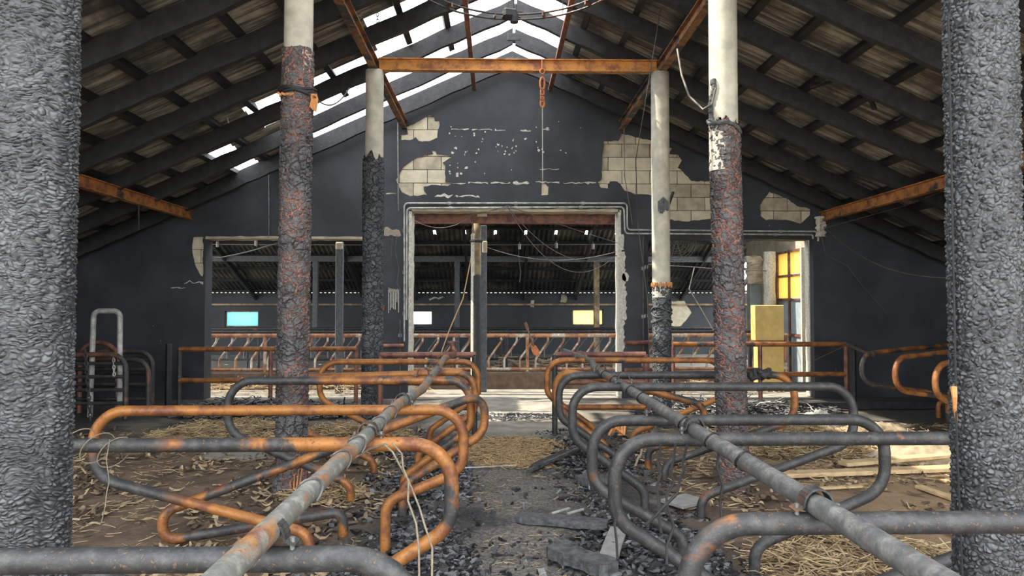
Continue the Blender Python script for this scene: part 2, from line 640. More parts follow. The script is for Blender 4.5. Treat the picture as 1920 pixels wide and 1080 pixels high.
LO = (-5.16, -2.13, 2.86)     # openings: left edge, right edge, top
CO = (-1.56, 2.19, 3.36)
RO = (2.71, 5.70, 2.89)
TOP = 0.375                    # wall reaches up between the rafters
outer = [(XL, -0.05), (LO[0], -0.05), (LO[0], LO[2]), (LO[1], LO[2]), (LO[1], -0.05), (CO[0], -0.05), (CO[0], CO[2]), (CO[1], CO[2]), (CO[1], -0.05),
         (RO[0], -0.05), (RO[0], RO[2]), (RO[1], RO[2]), (RO[1], -0.05), (XR, -0.05), (XR, under(XR) + TOP), (CX, RIDGE + TOP), (XL, under(XL) + TOP)]


def zp(pts, ox, oy, sc):
    return [wp(ox + a / sc, oy + b_ / sc) for a, b_ in pts]


def ragged(poly, amp=0.012, step=0.05, seed=1):
    out = []
    r = random.Random(seed)
    n = len(poly)
    for i in range(n):
        a, c = Vector(poly[i]), Vector(poly[(i + 1) % n])
        k = max(1, int((c - a).length / step))
        for j in range(k):
            p = a.lerp(c, j / k)
            out.append((p.x + r.uniform(-amp, amp), p.y + r.uniform(-amp, amp)))
    return out


patches = [
    zp([(380, 180), (560, 80), (605, 95), (610, 145), (655, 140), (665, 190), (640, 240), (640, 310), (560, 350), (450, 340), (420, 305), (390, 330), (280, 335), (280, 285), (350, 270), (330, 210), (370, 185)], 700, 200, 5.333),
    zp([(225, 730), (300, 600), (370, 540), (520, 480), (600, 470), (590, 430), (620, 440), (635, 470), (710, 475), (780, 500), (720, 545), (690, 560), (715, 590), (720, 750), (790, 755), (750, 795), (680, 790), (580, 780), (510, 800), (500, 840), (540, 880), (370, 895), (280, 850), (245, 790)], 700, 200, 5.333),
    zp([(1675, 760), (1720, 755), (1730, 790), (1750, 800), (1745, 880), (1680, 885)], 700, 200, 5.333),
    zp([(135, 185), (250, 180), (270, 125), (470, 170), (640, 230), (665, 240), (640, 285), (715, 290), (745, 340), (715, 390), (815, 485), (820, 500), (980, 495), (1030, 560), (1040, 590), (1045, 790), (900, 800), (770, 815), (640, 800), (635, 690), (590, 640), (480, 600), (380, 600), (300, 570), (240, 500), (180, 500), (165, 555), (110, 550), (85, 505), (120, 490), (115, 400), (130, 250)], 1100, 220, 4.174),
    zp([(1355, 690), (1430, 580), (1560, 630), (1650, 690), (1750, 715), (1745, 770), (1680, 830), (1640, 820), (1560, 800), (1400, 800), (1365, 770)], 1100, 220, 4.174),
    zp([(1085, 255), (1142, 255), (1142, 500), (1130, 480), (1090, 400), (1080, 320)], 0, 360, 3.0),
]
patches = [ragged(p, 0.010, 0.06, i) for i, p in enumerate(patches)]
wall = MB().prism(outer, WY + 0.035, WY + 0.30).build('wall_back', 'soot_plain')
struct(wall, 'soot-black gable wall with three openings and spalled cream blockwork', 'wall')
MB().prism_holes(outer, patches, WY, WY + 0.035).build('soot_render', 'soot', wall)


def inside(p, poly):
    c = False
    n = len(poly)
    for i in range(n):
        (x1, y1), (x2, y2) = poly[i], poly[i - 1]
        if (y1 > p[1]) != (y2 > p[1]) and p[0] < (x2 - x1) * (p[1] - y1) / (y2 - y1) + x1:
            c = not c
    return c


block_me = [MB().box((0, 0, 0), (0.49, 0.03, 0.232)).build('block_tmp', m, bevel=0.006).data for m in ('cream_block', 'cream_block2')]
for o in [o for o in COL.objects if o.name.startswith('block_tmp')]:
    bpy.data.objects.remove(o)
BH, BL = 0.24, 0.50
for poly in patches:
    x0, x1 = min(p[0] for p in poly), max(p[0] for p in poly)
    z0, z1 = min(p[1] for p in poly), max(p[1] for p in poly)
    for r in range(int(z0 / BH) - 1, int(z1 / BH) + 2):
        off = 0.25 if r % 2 else 0.0
        for k in range(int(x0 / BL) - 2, int(x1 / BL) + 3):
            bx, bz = k * BL + off, r * BH + 0.12
            hit = any(inside((bx + BL * a / 8, bz + BH * c / 6), poly) for a in range(-4, 5) for c in range(-3, 4))
            if hit:
                if bx - BL / 2 < LO[0] < bx + BL / 2 and bz < LO[2]:        # cut at the jamb
                    x_a, x_b = bx - 0.245, LO[0] - 0.004
                    if x_b - x_a > 0.03:
                        MB().box(((x_a + x_b) / 2, WY + 0.0365, bz), (x_b - x_a, 0.03, 0.232)).build('brick', 'cream_block', wall, bevel=0.006)
                    continue
                if LO[0] < bx < LO[1] and bz < LO[2]:
                    continue
                o = shared('brick', block_me[RND.random() < 0.3], wall, (bx, WY + 0.0365 + RND.uniform(-0.004, 0.004), bz))

# pale scars where the soot skin cracked along the joints
def scar(px0, px1, py, amp, seed, thick=1.2):
    r = random.Random(seed)
    top, bot = [], []
    xx = px0
    while xx < px1:
        t = thick * max(0.18, r.gauss(0.55, 0.45))
        c = py + r.uniform(-amp, amp)
        top.append(wp(xx, c - t, WY))
        bot.append(wp(xx, c + t, WY))
        xx += r.uniform(3, 8)
    MB().prism(top + bot[::-1], WY - 0.004, WY + 0.002).build('plaster_scar', 'lime', wall)


for i, (a, b_, y_, am, th) in enumerate([(846, 882, 242, 1, 1.0), (885, 925, 243, 1, .9), (928, 955, 244, 1, 1.5), (976, 995, 245, 1, 1.2), (1018, 1032, 243, 1, .9),
                                         (848, 876, 343, 1.5, 1.4), (878, 918, 343, 1.5, 2.2), (920, 958, 343, 1.0, 1.5), (962, 995, 344, 1.5, 2.2), (1004, 1052, 342, 1.5, 1.8), (1056, 1122, 343, 1.5, 1.6),
                                         (815, 850, 367, 2.5, 2.6), (852, 900, 368, 2, 1.2), (712, 722, 362, 1, 1.2), (724, 748, 363, 1, 1.0), (1012, 1050, 317, 1, .8),
                                         (320, 350, 540, 1.0, 1.0), (345, 382, 529, 3, 2.0)]):
    scar(a, b_, y_, am, i, th)
rs = random.Random(5)
for i in range(58):
    if i < 30:
        px, py = rs.gauss(870, 35), rs.gauss(290, 30)
        if px < 842:
            px = 842 + rs.random() * 30
    elif i < 52:
        px, py = rs.gauss(965, 28), rs.gauss(272, 14)
    else:
        px, py = rs.uniform(900, 1100), rs.uniform(225, 335)
    s = rs.choice([0.8, 1.2, 1.6, 2.6])
    k = rs.randint(5, 7)
    a0 = rs.random() * 6
    poly = []
    for j in range(k):
        a = a0 + 2 * math.pi * j / k
        q = s * rs.uniform(0.6, 1.5)
        poly.append(wp(px + math.cos(a) * q, py + math.sin(a) * q))
    MB().prism(poly, WY - 0.003, WY + 0.002).build('plaster_scar', 'lime', wall)

# cream reveals of the openings
def reveal(name, x0, x1, z0, z1, seed, mat='lime', y0=WY - 0.012, y1=WY + 0.31):
    poly = ragged([(x0, z0), (x1, z0), (x1, z1), (x0, z1)], 0.008, 0.12, seed)
    return struct(MB().prism(poly, y0, y1).build(name, mat))


reveal('trim_1', CO[0] - 0.015, CO[0] + 0.045, 0.0, CO[2], 1)
reveal('trim_2', CO[1] - 0.02, CO[1] + 0.03, 0.0, CO[2], 2)
reveal('trim_3', CO[0], CO[1], CO[2] - 0.03, CO[2] + 0.02, 3, 'cream_block2')
reveal('trim_4', LO[0], LO[1], LO[2] - 0.03, LO[2] + 0.015, 4, 'cream_block2')
reveal('trim_5', RO[0], RO[1], RO[2] - 0.05, RO[2] + 0.02, 5, 'black_wood')
reveal('trim_6', RO[1] - 0.02, RO[1] + 0.03, 0.0, RO[2], 6, y0=WY + 0.15)
# pale chipped patches down the right jamb of the middle opening
for (a, b_, c_, d_) in [(1160, 1172, 470, 545), (1161, 1170, 440, 470), (1162, 1174, 545, 600), (1162, 1170, 600, 660), (1166, 1178, 512, 526)]:
    p0, p1 = wp(a, d_), wp(b_, c_)
    MB().prism(ragged([p0, (p1[0], p0[1]), p1, (p0[0], p1[1])], 0.02, 0.05, a), WY - 0.006, WY + 0.002).build('plaster_scar', 'lime', wall)
for (a, b_, c_, d_) in [(712, 750, 428, 441), (728, 748, 540, 548)]:
    p0, p1 = wp(a, d_), wp(b_, c_)
    MB().prism(ragged([p0, (p1[0], p0[1]), p1, (p0[0], p1[1])], 0.03, 0.05, a), WY - 0.006, WY + 0.002).build('plaster_scar', 'mortar', wall)
for k in range(7):
    px = 728 + k * 3.1
    p0, p1 = wp(px, 560 + RND.uniform(5, 28)), wp(px + 1.6, 543)
    MB().prism([p0, (p1[0], p0[1]), p1, (p0[0], p1[1])], WY - 0.005, WY + 0.002).build('plaster_scar', 'lime', wall)

# side walls of the main barn
struct(MB().box((XL - 0.1, 6.9, 1.0), (0.2, 11.6, 2.5)).build('wall_left', 'soot_plain'), 'low soot-black side wall on the left', 'wall')
struct(MB().box((XR + 0.1, 6.9, 1.0), (0.2, 11.6, 2.5)).build('wall_right', 'soot_plain'), 'low soot-black side wall on the right', 'wall')

# ------------------------------------------------------------------ main roof: rafters, purlins, corrugated sheets
roof = bpy.data.objects.new('ceiling', None)
COL.objects.link(roof)
roof['kind'] = 'structure'
roof['label'] = 'charred open roof of rafters, purlins and corrugated sheets'
BAY = 1.065
RY = [12.13 - BAY * k for k in range(11)]
ang = math.atan(SLOPE)
LEN = 8.45 / math.cos(ang)
rafter_me = {}


def rafter_mesh(side):
    b = MB()
    d = 0.25
    segs = 40
    r = random.Random(3 + side)
    rows = []
    for i in range(segs + 1):
        x = side * (0.02 + 8.4 * i / segs)
        zb = -SLOPE * abs(x) + r.uniform(-0.012, 0.012)
        rows.append([(x, -0.04 + r.uniform(-.006, .006), zb), (x, 0.04 + r.uniform(-.006, .006), zb), (x, 0.04, zb + d), (x, -0.04, zb + d)])
    for a, c in zip(rows, rows[1:]):
        b.add(a + c, [(0, 1, 5, 4), (1, 2, 6, 5), (2, 3, 7, 6), (3, 0, 4, 7)])
    b.add(rows[0], [(0, 1, 2, 3)])
    b.add(rows[-1], [(3, 2, 1, 0)])
    o = b.build('rafter_tmp', 'black_wood2' if False else 'black_wood')
    me = o.data
    bpy.data.objects.remove(o)
    return me


for s in (-1, 1):
    rafter_me[s] = rafter_mesh(s)
    for y in RY:
        shared('rafter', rafter_me[s], roof, (CX, y, RIDGE))
# ridge lumps where the rafters meet
for y in RY:
    MB().box((CX, y, RIDGE + 0.10), (0.26, 0.10, 0.16)).build('ridge_plate', 'black_wood', roof, bevel=0.03)
# purlins on the rafters
for s in (-1, 1):
    for k in range(2, 15):
        off = 0.55 * k - 0.1
        x = CX + s * off
        z = under(x) + 0.25 + 0.05
        y_end = 12.40 if s > 0 or k > 7 else 9.95 + 0.9 * (k % 3 == 2)
        MB().bar((x, ROOF0, z), (x, y_end, z), 0.085, 0.10, up=(s * SLOPE, 0, 1)).build('purlin', 'black_wood', roof)


def sheet_mesh(width, length, pitch, amp, per=8, t=0.007, mat='sheet'):
    n = max(4, int(round(width / pitch * per)))
    top, bot = [], []
    for i in range(n + 1):
        w = -width / 2 + width * i / n
        z = amp * math.cos(2 * math.pi * w / pitch)
        for u in (0, length):
            top.append((u, w, z + t))
            bot.append((u, w, z))
    N = len(top)
    fs = []
    for i in range(n):
        a = 2 * i
        fs.append((a, a + 2, a + 3, a + 1))
        fs.append((N + a, N + a + 1, N + a + 3, N + a + 2))
        fs.append((a, N + a, N + a + 2, a + 2))
        fs.append((a + 1, a + 3, N + a + 3, N + a + 1))
    fs += [(0, 1, N + 1, N), (2 * n, N + 2 * n, N + 2 * n + 1, 2 * n + 1)]
    b = MB().add(top + bot, fs)
    o = b.build('sheet_tmp', mat)
    o.data.shade_smooth()
    o.data.set_sharp_from_angle(angle=math.radians(50))
    me = o.data
    bpy.data.objects.remove(o)
    return me


rows = [0.0, 0.78, 2.0, 3.2, 4.4, 5.6, 6.8, 8.45]
sheet_cache = {}
for s in (-1, 1):
    for bi in range(len(RY)):
        y1 = RY[bi]
        yc = y1 - BAY / 2 if bi < len(RY) - 1 else None
        if yc is None:
            continue
        for r in range(len(rows) - 1):
            if r == 0:
                continue                                   # ridge capping burnt away
            if s < 0 and bi in (0, 1) and r in (1, 2):
                continue                                   # open strips on the left slope
            if s < 0 and bi == 2 and r == 1:
                continue
            x0, x1 = rows[r], rows[r + 1]
            if s < 0 and bi == 0 and r == 3:
                x0 += 0.35
            if s < 0 and bi == 1 and r == 3:
                x0 += 0.75
            if s < 0 and bi == 0 and r == 4:
                x0 += 0.5
            L = (x1 - x0) / math.cos(ang) + 0.14
            wide = BAY + (0.76 if bi == 0 else 0.05)
            key = (round(L, 2), round(wide, 2))
            if key not in sheet_cache:
                sheet_cache[key] = sheet_mesh(wide, L, 0.1775, 0.026)
            px = CX + s * x0
            pz = under(px) + 0.25 + 0.10 + 0.03 + 0.012 * (r % 2)
            if s > 0:
                rot = (0, ang, 0)
            else:
                rot = (0, ang, math.pi)
            shared('roof_sheet', sheet_cache[key], roof, (px, yc + (0.355 if bi == 0 else 0) + RND.uniform(-.004, .004), pz + RND.uniform(0, .004)), rot)
shared('roof_sheet', sheet_mesh(0.5, 0.9, 0.177, 0.026), roof, (CX - 2.9, 10.6, under(CX - 2.9) + 0.40), (0, ang, math.pi))
# broken laths hanging from the right slope
for (a, b_, Y0, Y1) in [((1520, 165), (1600, 140), 8.6, 8.3), ((1610, 135), (1640, 205), 8.2, 8.4), ((1680, 225), (1735, 190), 8.0, 8.1), ((1245, 410), (1262, 360), 11.8, 11.9)]:
    MB().bar(P(*a, Y0), P(*b_, Y1), 0.05, 0.025).build('broken_lath', 'black_wood', roof)

# ------------------------------------------------------------------ steel beams
def ibeam(name, a, b_, h, w, mat, label, up=(0, 0, 1)):
    a, b_ = Vector(a), Vector(b_)
    t = thing(name, label, 'beam', (a + b_) / 2)
    u = Vector(up)
    MB().bar(a, b_, 0.012, h - 0.02).build('web', mat, t)
    MB().bar(a + u * (h / 2 - 0.007), b_ + u * (h / 2 - 0.007), w, 0.014).build('flange', mat, t)
    MB().bar(a - u * (h / 2 - 0.007), b_ - u * (h / 2 - 0.007), w, 0.014).build('flange', mat, t)
    return t


BX = (-1.66, 2.24)
PY = (6.10, 9.35)
ibeam('steel_beam', (BX[0] + 0.06, 9.35, 4.90), (BX[1] - 0.06, 9.35, 4.90), 0.165, 0.11, 'tie_rust', 'bright orange rusted steel tie beam spanning between the two far pole tops')
ibeam('steel_beam', (BX[0], 1.2, 4.89), (BX[0], 12.37, 4.89), 0.16, 0.10, 'beam_dark', 'rusty steel beam running to the gable over the left poles')
ibeam('steel_beam', (BX[1], 1.2, 4.89), (BX[1], 12.37, 4.89), 0.16, 0.10, 'beam_dark', 'rusty steel beam running to the gable over the right poles')
ibeam('steel_beam', (-5.42, 5.0, 3.25), (-5.42, 12.37, 3.25), 0.17, 0.10, 'beam_rust', 'orange rusted steel beam under the left roof slope near the dark wall')
ibeam('steel_beam', (5.86, 5.0, 3.25), (5.86, 12.37, 3.25), 0.17, 0.10, 'beam_rust', 'rusted steel beam under the right roof slope above the black wall')
for s, nm in ((-1, 'left'), (1, 'right')):
    x = CX + s * 0.68
    o = MB().bar((x, 8.0, under(x) - 0.03), (x, 12.33, under(x) - 0.03), 0.07, 0.06).build('ridge_angle', 'brown_rust')
    tag(o, f'thin red-brown steel strip under the open ridge, {nm} of the two', 'beam')

# outer posts carrying the outer beams (behind the nearest poles)
for x, nm in ((-5.42, 'left'), (5.86, 'right')):
    for y in (5.3, 8.25):
        t = thing('timber_post', f'blackened timber post under the {nm} outer beam, {"nearer" if y < 6 else "farther"} one', 'post', (x, y, 0))
        MB().tube([(x, y, 0), (x, y, 3.165)], 0.12, 20).build('shaft', 'black_wood', t, smooth=True)

# ------------------------------------------------------------------ charred round poles
def shaft(x, y, r, z0, z1, nseg, nz, mat, name, parent, lean=(0, 0), top_rag=0.0, seed=0, ridge=None, skirt=0.0, zs=None):
    rr = random.Random(seed)
    V, F = [], []
    rag = [top_rag * noise.fractal(Vector((math.cos(2 * math.pi * k / nseg) * 2.2, math.sin(2 * math.pi * k / nseg) * 2.2, seed * 1.7)), 0.7, 2, 5) for k in range(nseg)]
    for i in range(nz + 1):
        f = i / nz
        for k in range(nseg):
            a = 2 * math.pi * k / nseg
            z = zs[i] if zs is not None else z0 + (z1 - z0) * f
            if top_rag:
                z = z0 + (z1 + rag[k] - z0) * f
            q = r * (1 + 0.025 * noise.noise(Vector((math.cos(a), math.sin(a), z * 0.8 + seed))))
            if skirt:
                q += skirt * math.exp(-(z - z0) / 0.12)
            if ridge:
                da = math.atan2(math.sin(a - ridge[0]), math.cos(a - ridge[0]))
                w = ridge[2] * (1 + 0.5 * noise.noise(Vector((0, seed, z * 3.1))))
                q += ridge[1] * (1 / (1 + math.exp((abs(da) - w) / 0.035))) * (0.7 + 0.5 * noise.noise(Vector((5, seed, z * 5))))
            V.append((x + lean[0] * (z - z0) + q * math.cos(a), y + lean[1] * (z - z0) + q * math.sin(a), z))
    for i in range(nz):
        for k in range(nseg):
            l = (k + 1) % nseg
            F.append((i * nseg + k, i * nseg + l, (i + 1) * nseg + l, (i + 1) * nseg + k))
    F.append(tuple(nz * nseg + k for k in range(nseg)))
    me = bpy.data.meshes.new(name)
    me.from_pydata(V, [], F)
    me.shade_smooth()
    me.materials.append(M[mat])
    return link(name, me, parent)


NLX, NLY = -1.60, 2.42
NRX, NRY = 1.90, 2.66
t = thing('timber_pole', 'massive charred round pole at the left picture edge with wavy grey char', 'pole', (NLX, NLY, 0))
shaft(NLX, NLY, 0.130, 0, 4.80, 240, len(ZS) - 1, 'char_wavy', 'charred_shaft', t, seed=2, zs=ZS, ridge=(math.radians(-12), 0.014, 0.35))
t = thing('timber_pole', 'charred round pole at the right picture edge covered in small grey cells', 'pole', (NRX, NRY, 0))
shaft(NRX, NRY, 0.126, 0, 4.80, 240, len(ZS) - 1, 'char_cell', 'charred_shaft', t, seed=4, zs=ZS)
p = P(1776, 560, NRY)
MB().tube(densify([Vector((NRX - 0.137, NRY - 0.02, 2.75)), Vector((NRX - 0.142, NRY - 0.03, 1.1)), Vector((NRX - 0.135, NRY - 0.04, 0.5))], 0.2), 0.004, 6).build('hanging_cable', 'black_wire', t)
b = MB()
b.tube([P(1788, 725, NRY - .03), P(1790, 745, NRY - .04), P(1790, 765, NRY - .03), P(1796, 800, NRY)], 0.012, 7, rfun=lambda f: 0.012 * (1 - 0.6 * f))
b.build('orange_splinter', 'orange_wood', t)

# middle poles
MLX, MRX, MY = -1.79, 2.08, 6.10
zl = P(548, 96, MY).z
t = thing('timber_pole', 'middle left pole, charred with red cracks below a short pale top', 'pole', (MLX, MY, 0))
shaft(MLX, MY, 0.134, 0, zl, 150, 520, 'char_red', 'charred_shaft', t, lean=(0.008, 0), top_rag=0.02, seed=6, skirt=0.02)
shaft(MLX + 0.035, MY, 0.124, zl - 0.2, 4.83, 40, 8, 'pale_pole', 'pale_shaft', t, seed=7)
zc = P(548, 180, MY).z
b = MB()
for k in range(3):
    pts = [Vector((MLX + 0.03 + (0.150 + 0.012 * math.sin(5 * a + k)) * math.cos(a), MY + 0.15 * math.sin(a), zc + 0.012 * math.sin(3 * a + k) + 0.02 * k)) for a in [2 * math.pi * i / 26 for i in range(26)]]
    b.tube(pts, 0.012, 6, closed=True)
b.build('rope_collar', 'black_wood', t, smooth=True)
b = MB()
for k in range(5):
    q = Vector((MLX + 0.17, MY - 0.06, zc)) + Vector((0.012 * k - .01, 0, 0))
    b.tube([q, q + Vector((0.015, -0.01, -0.05)), q + Vector((0.0, -0.01, -0.12 - 0.01 * k))], 0.008, 6)
b.build('orange_strap', 'orange_wood', t)
b = MB()
for k in range(4):
    q = Vector((MLX + 0.02 - 0.035 * k, MY - 0.137, zc - 0.025))
    b.box(q, (0.04, 0.012, 0.02), Matrix.Rotation(0.3 * (k - 1), 3, 'Y'))
b.build('bare_wood_chip', 'orange_wood', t)
o = MB().tube(sag(P(588, 180, 6.0), P(655, 165, 6.6), 0.12, 10), 0.007, 6).build('hanging_cable', 'wire', t)
b = MB()
for k in range(4):
    q = Vector((MLX + 0.05 + .02 * k, MY - 0.143, 0.02))
    b.tube([q, q + Vector((0.015 * k - .01, -0.004, 0.12 + .05 * k))], 0.010, 5, rfun=lambda f: 0.012 * (1 - .8 * f))
b.build('bare_wood_streak', 'orange_wood', t)

zr = P(1375, 238, MY).z
t = thing('timber_pole', 'middle right pole, pale upper half over red-cracked char with torn rim', 'pole', (MRX, MY, 0))
shaft(MRX, MY, 0.132, 0, zr + 0.02, 150, 480, 'char_red', 'charred_shaft', t, lean=(-0.016, 0), top_rag=0.07, seed=9)
shaft(MRX - 0.06, MY, 0.124, zr - 0.4, 4.83, 40, 8, 'pale_pole', 'pale_shaft', t, seed=10)
b = MB()
pts = [Vector((MRX - 0.055 + (0.146 + 0.012 * math.sin(4 * a)) * math.cos(a), MY + 0.146 * math.sin(a), zr + 0.02 * math.sin(3 * a) - 0.05 * math.cos(a + .4))) for a in [2 * math.pi * i / 40 for i in range(40)]]
b.tube(pts, 0.016, 6, closed=True)
b.build('char_rim', 'black_wood2', t, smooth=True)
b = MB()
for k in range(9):
    f = k / 8
    zz = zr + 0.38 * f
    b.box((MRX - 0.06 - 0.118 + 0.012 * math.sin(9 * f), MY - 0.05 + .02 * math.sin(5 * f), zz), (0.035, 0.06, 0.055), Matrix.Rotation(0.4 * math.sin(7 * f), 3, 'Z'))
b.build('char_flake', 'black_wood2', t, bevel=0.008)
pts = [P(1270, 92, 6.3), P(1278, 140, 6.2), P(1292, 180, 6.1), P(1318, 205, 6.0), P(1335, 195, 5.95), P(1342, 165, 5.95)]
MB().tube(pts, 0.010, 7).build('hanging_cable', 'wire', t, smooth=True)

# far poles under the tie beam
FLX, FRX, FY = BX[0], BX[1], 9.35
zl = P(690, 297, FY).z
t = thing('timber_pole', 'far left pole under the tie beam, pale above and black below', 'pole', (FLX, FY, 0))
shaft(FLX - 0.01, FY, 0.138, 0, zl, 90, 260, 'char_plates', 'charred_shaft', t, top_rag=0.12, seed=12)
shaft(FLX, FY, 0.122, zl - 0.3, 4.815, 40, 8, 'pale_pole', 'pale_shaft', t, seed=13)
zr = P(1236, 537, FY).z
t = thing('timber_pole', 'far right pole under the tie beam, long pale shaft above wrinkled black base', 'pole', (FRX, FY, 0))
shaft(FRX - 0.01, FY, 0.122, 0, zr, 90, 150, 'char_plates', 'charred_shaft', t, top_rag=0.05, seed=14)
shaft(FRX - 0.015, FY, 0.122, zr - 0.15, 4.815, 40, 8, 'pale_pole', 'pale_shaft', t, seed=15)
b = MB()
for k in range(16):
    a = math.pi + math.pi * k / 15
    b.box((FRX - 0.01 + 0.128 * math.cos(a), FY + 0.128 * math.sin(a), zr + 0.02 + 0.014 * math.sin(k * 2.3)), (0.03, 0.02, 0.05), Matrix.Rotation(a, 3, 'Z'))
b.build('torn_edge', 'orange_wood', t, bevel=0.005)
zk = P(1237, 385, FY).z
b = MB()
for k in range(7):
    a = -math.pi / 2 - 0.45 + 0.9 * k / 6
    b.tube([Vector((FRX - 0.01 + 0.128 * math.cos(a) * 1.0, FY + 0.128 * math.sin(a), zk + 0.09 - 0.05 * abs(k - 3) / 3)),
            Vector((FRX - 0.01 + 0.128 * math.cos(a), FY + 0.14 * math.sin(a), zk - 0.10 - 0.03 * math.sin(k)))], 0.016, 6)
b.build('char_flake', 'black_wood2', t, smooth=True)
for dz in (0, 0.08, 0.15):
    zz = P(1236, 580, FY).z - dz
    pts = [Vector((FRX - 0.01 + 0.135 * math.cos(a), FY + 0.135 * math.sin(a), zz + 0.03 * math.sin(2 * a + dz * 30))) for a in [2 * math.pi * i / 26 for i in range(26)]]
    MB().tube(pts, 0.011, 6, closed=True).build('wire_wrap', 'black_wood2', t, smooth=True)

# ------------------------------------------------------------------ cubicle dividers
PR = 0.034


def divider(name, label, Y, v, xf, xr, mat, legF=(0.55, 0.22), legR=(0.98, 0.16), group=None, drop=0.0, rail_x=None, clamp='brown_soot', yaw=0.0, uf=0.37, ur=0.42, mats=None):
    """one bent pipe: leg, front U, top bar, rear U, slanting back to a second leg"""
    s = 1 if xr > xf else -1
    L = abs(xr - xf)
    t = thing(name, label, 'stall divider', (xf, Y, 0), group)

    def q(u, z):
        return Vector((xf + s * u, Y + yaw * u, z - drop * u / L))
    lf, lr = legF, legR
    pts = [q(lf[0], -0.02), q(lf[0], lf[1]), q(0.0, v - uf * 1.05), q(0.0, v), q(L, v), q(L, v - ur), q(lr[0], lr[1]), q(lr[0], -0.02)]
    pts[0].z = -0.02
    pts[-1].z = -0.02
    # corner radii: leg elbow, front U (two corners), rear U (two corners), leg elbow
    path = fillet(pts, [0.13, 0.17, 0.185, 0.20, 0.20, 0.13], 7)
    path = densify(path, 0.12)
    MB().tube(path, PR, 14).build('loop_pipe', mat, t, smooth=True)
    for lx in (lf[0], lr[0]):
        MB().tube([q(lx, 0) * 1 - Vector((0, 0, q(lx, 0).z)), q(lx, 0) - Vector((0, 0, q(lx, 0).z - 0.012))], 0.055, 12).build('foot_plate', 'soot_pipe', t, smooth=True)
    if rail_x is not None:
        u = abs(rail_x - xf)
        c = q(u, v)
        saddle = []
        for k in range(13):
            a = math.pi * k / 12
            saddle.append(c + Vector((-s * 0.045 * math.cos(a), 0, 0.055 + 0.052 * math.sin(a))))
        saddle = [saddle[0] + Vector((-s * 0.028, 0, -0.012))] + saddle + [saddle[-1] + Vector((s * 0.028, 0, -0.012))]
        b = MB()
        for a, e in zip(saddle, saddle[1:]):
            b.bar(a, e, 0.05, 0.006, up=(0, 1, 0) if False else (0.01, 0, 1))
        cl = b.build('clamp', clamp, t)
        MB().tube([c + Vector((0.062, -0.01, 0.062)), c + Vector((0.062, -0.01, 0.01))], 0.007, 8).build('bolt', 'grey_metal', cl)
        MB().tube([c + Vector((-0.062, -0.01, 0.062)), c + Vector((-0.062, -0.01, 0.01))], 0.007, 8).build('bolt', 'grey_metal', cl)
    return t


RXL, RXR = -0.61, 0.966
GL, GR = 'stall dividers of the left row', 'stall dividers of the right row'


def top_z(py, Y):
    return P(960, py, Y).z


left = [
    (1.90, 1045, -2.75, 'soot_pipe', 'nearest left stall divider, grey sooty pipe at the bottom picture edge'),
    (3.32, 832, -2.50, 'rust_b', 'second left stall divider, grey and orange pipe ending behind the left pole'),
    (4.50, 768, -2.57, 'rust_c', 'third left stall divider, bright orange pipe with a wide rounded rear end'),
    (5.75, 713, -2.20, 'rust_d', 'fourth left stall divider, half grey half orange pipe passing the middle pole'),
    (6.80, 697, -2.10, 'rust', 'fifth left stall divider, orange pipe with one grey sooty band'),
    (7.90, 678, -2.00, 'rust', 'farthest left stall divider, brown-orange pipe with its rear end at the far pole'),
]
for i, (Y, py, xr, mt, lab) in enumerate(left):
    divider('stall_divider', lab, Y, top_z(py, Y), -0.215, xr, mt, group=GL, rail_x=RXL, drop=0.06 if i == 4 else 0.0, legF=(0.5, 0.36) if i == 2 else (0.55, 0.22))
right = [
    (2.10, 985, 2.75, 'soot_pipe', 'nearest right stall divider, thick dark grey pipe crossing in front of the right pole'),
    (3.40, 825, 2.80, 'soot_pipe', 'second right stall divider, dark grey pipe running to the right pole'),
    (4.20, 789, 2.36, 'soot_pipe', 'third right stall divider, grey pipe with full rounded rear end over the straw'),
    (5.30, 726, 2.74, 'soot_pipe', 'fourth right stall divider, grey pipe passing the red-cracked pole'),
    (6.45, 704, 2.78, 'soot_e', 'fifth right stall divider, dark pipe with an orange rear bend and burnt rag'),
    (8.00, 676, 2.62, 'rust', 'farthest right stall divider, orange-brown pipe near the pale pole'),
]
rd = []
for i, (Y, py, xr, mt, lab) in enumerate(right):
    rd.append(divider('stall_divider', lab, Y, top_z(py, Y), 0.575, xr, mt, group=GR, rail_x=RXR))
b = MB()
for k in range(7):
    c0 = P(1405 + 6 * k, 702 + 3 * math.sin(k * 2), 6.43)
    b.box(c0, (0.05, 0.10, 0.07), Matrix.Rotation(k * 0.7, 3, 'X') @ Matrix.Rotation(k, 3, 'Y'))
b.build('burnt_rag', 'black_wood', rd[4], bevel=0.012)

# two fallen dividers
def fallen(label, pts, radii, mat, group):
    t = thing('stall_divider', label, 'stall divider', (pts[0].x, pts[0].y, 0), group)
    MB().tube(densify(fillet(pts, radii, 7), 0.12), PR, 14).build('loop_pipe', mat, t, smooth=True)


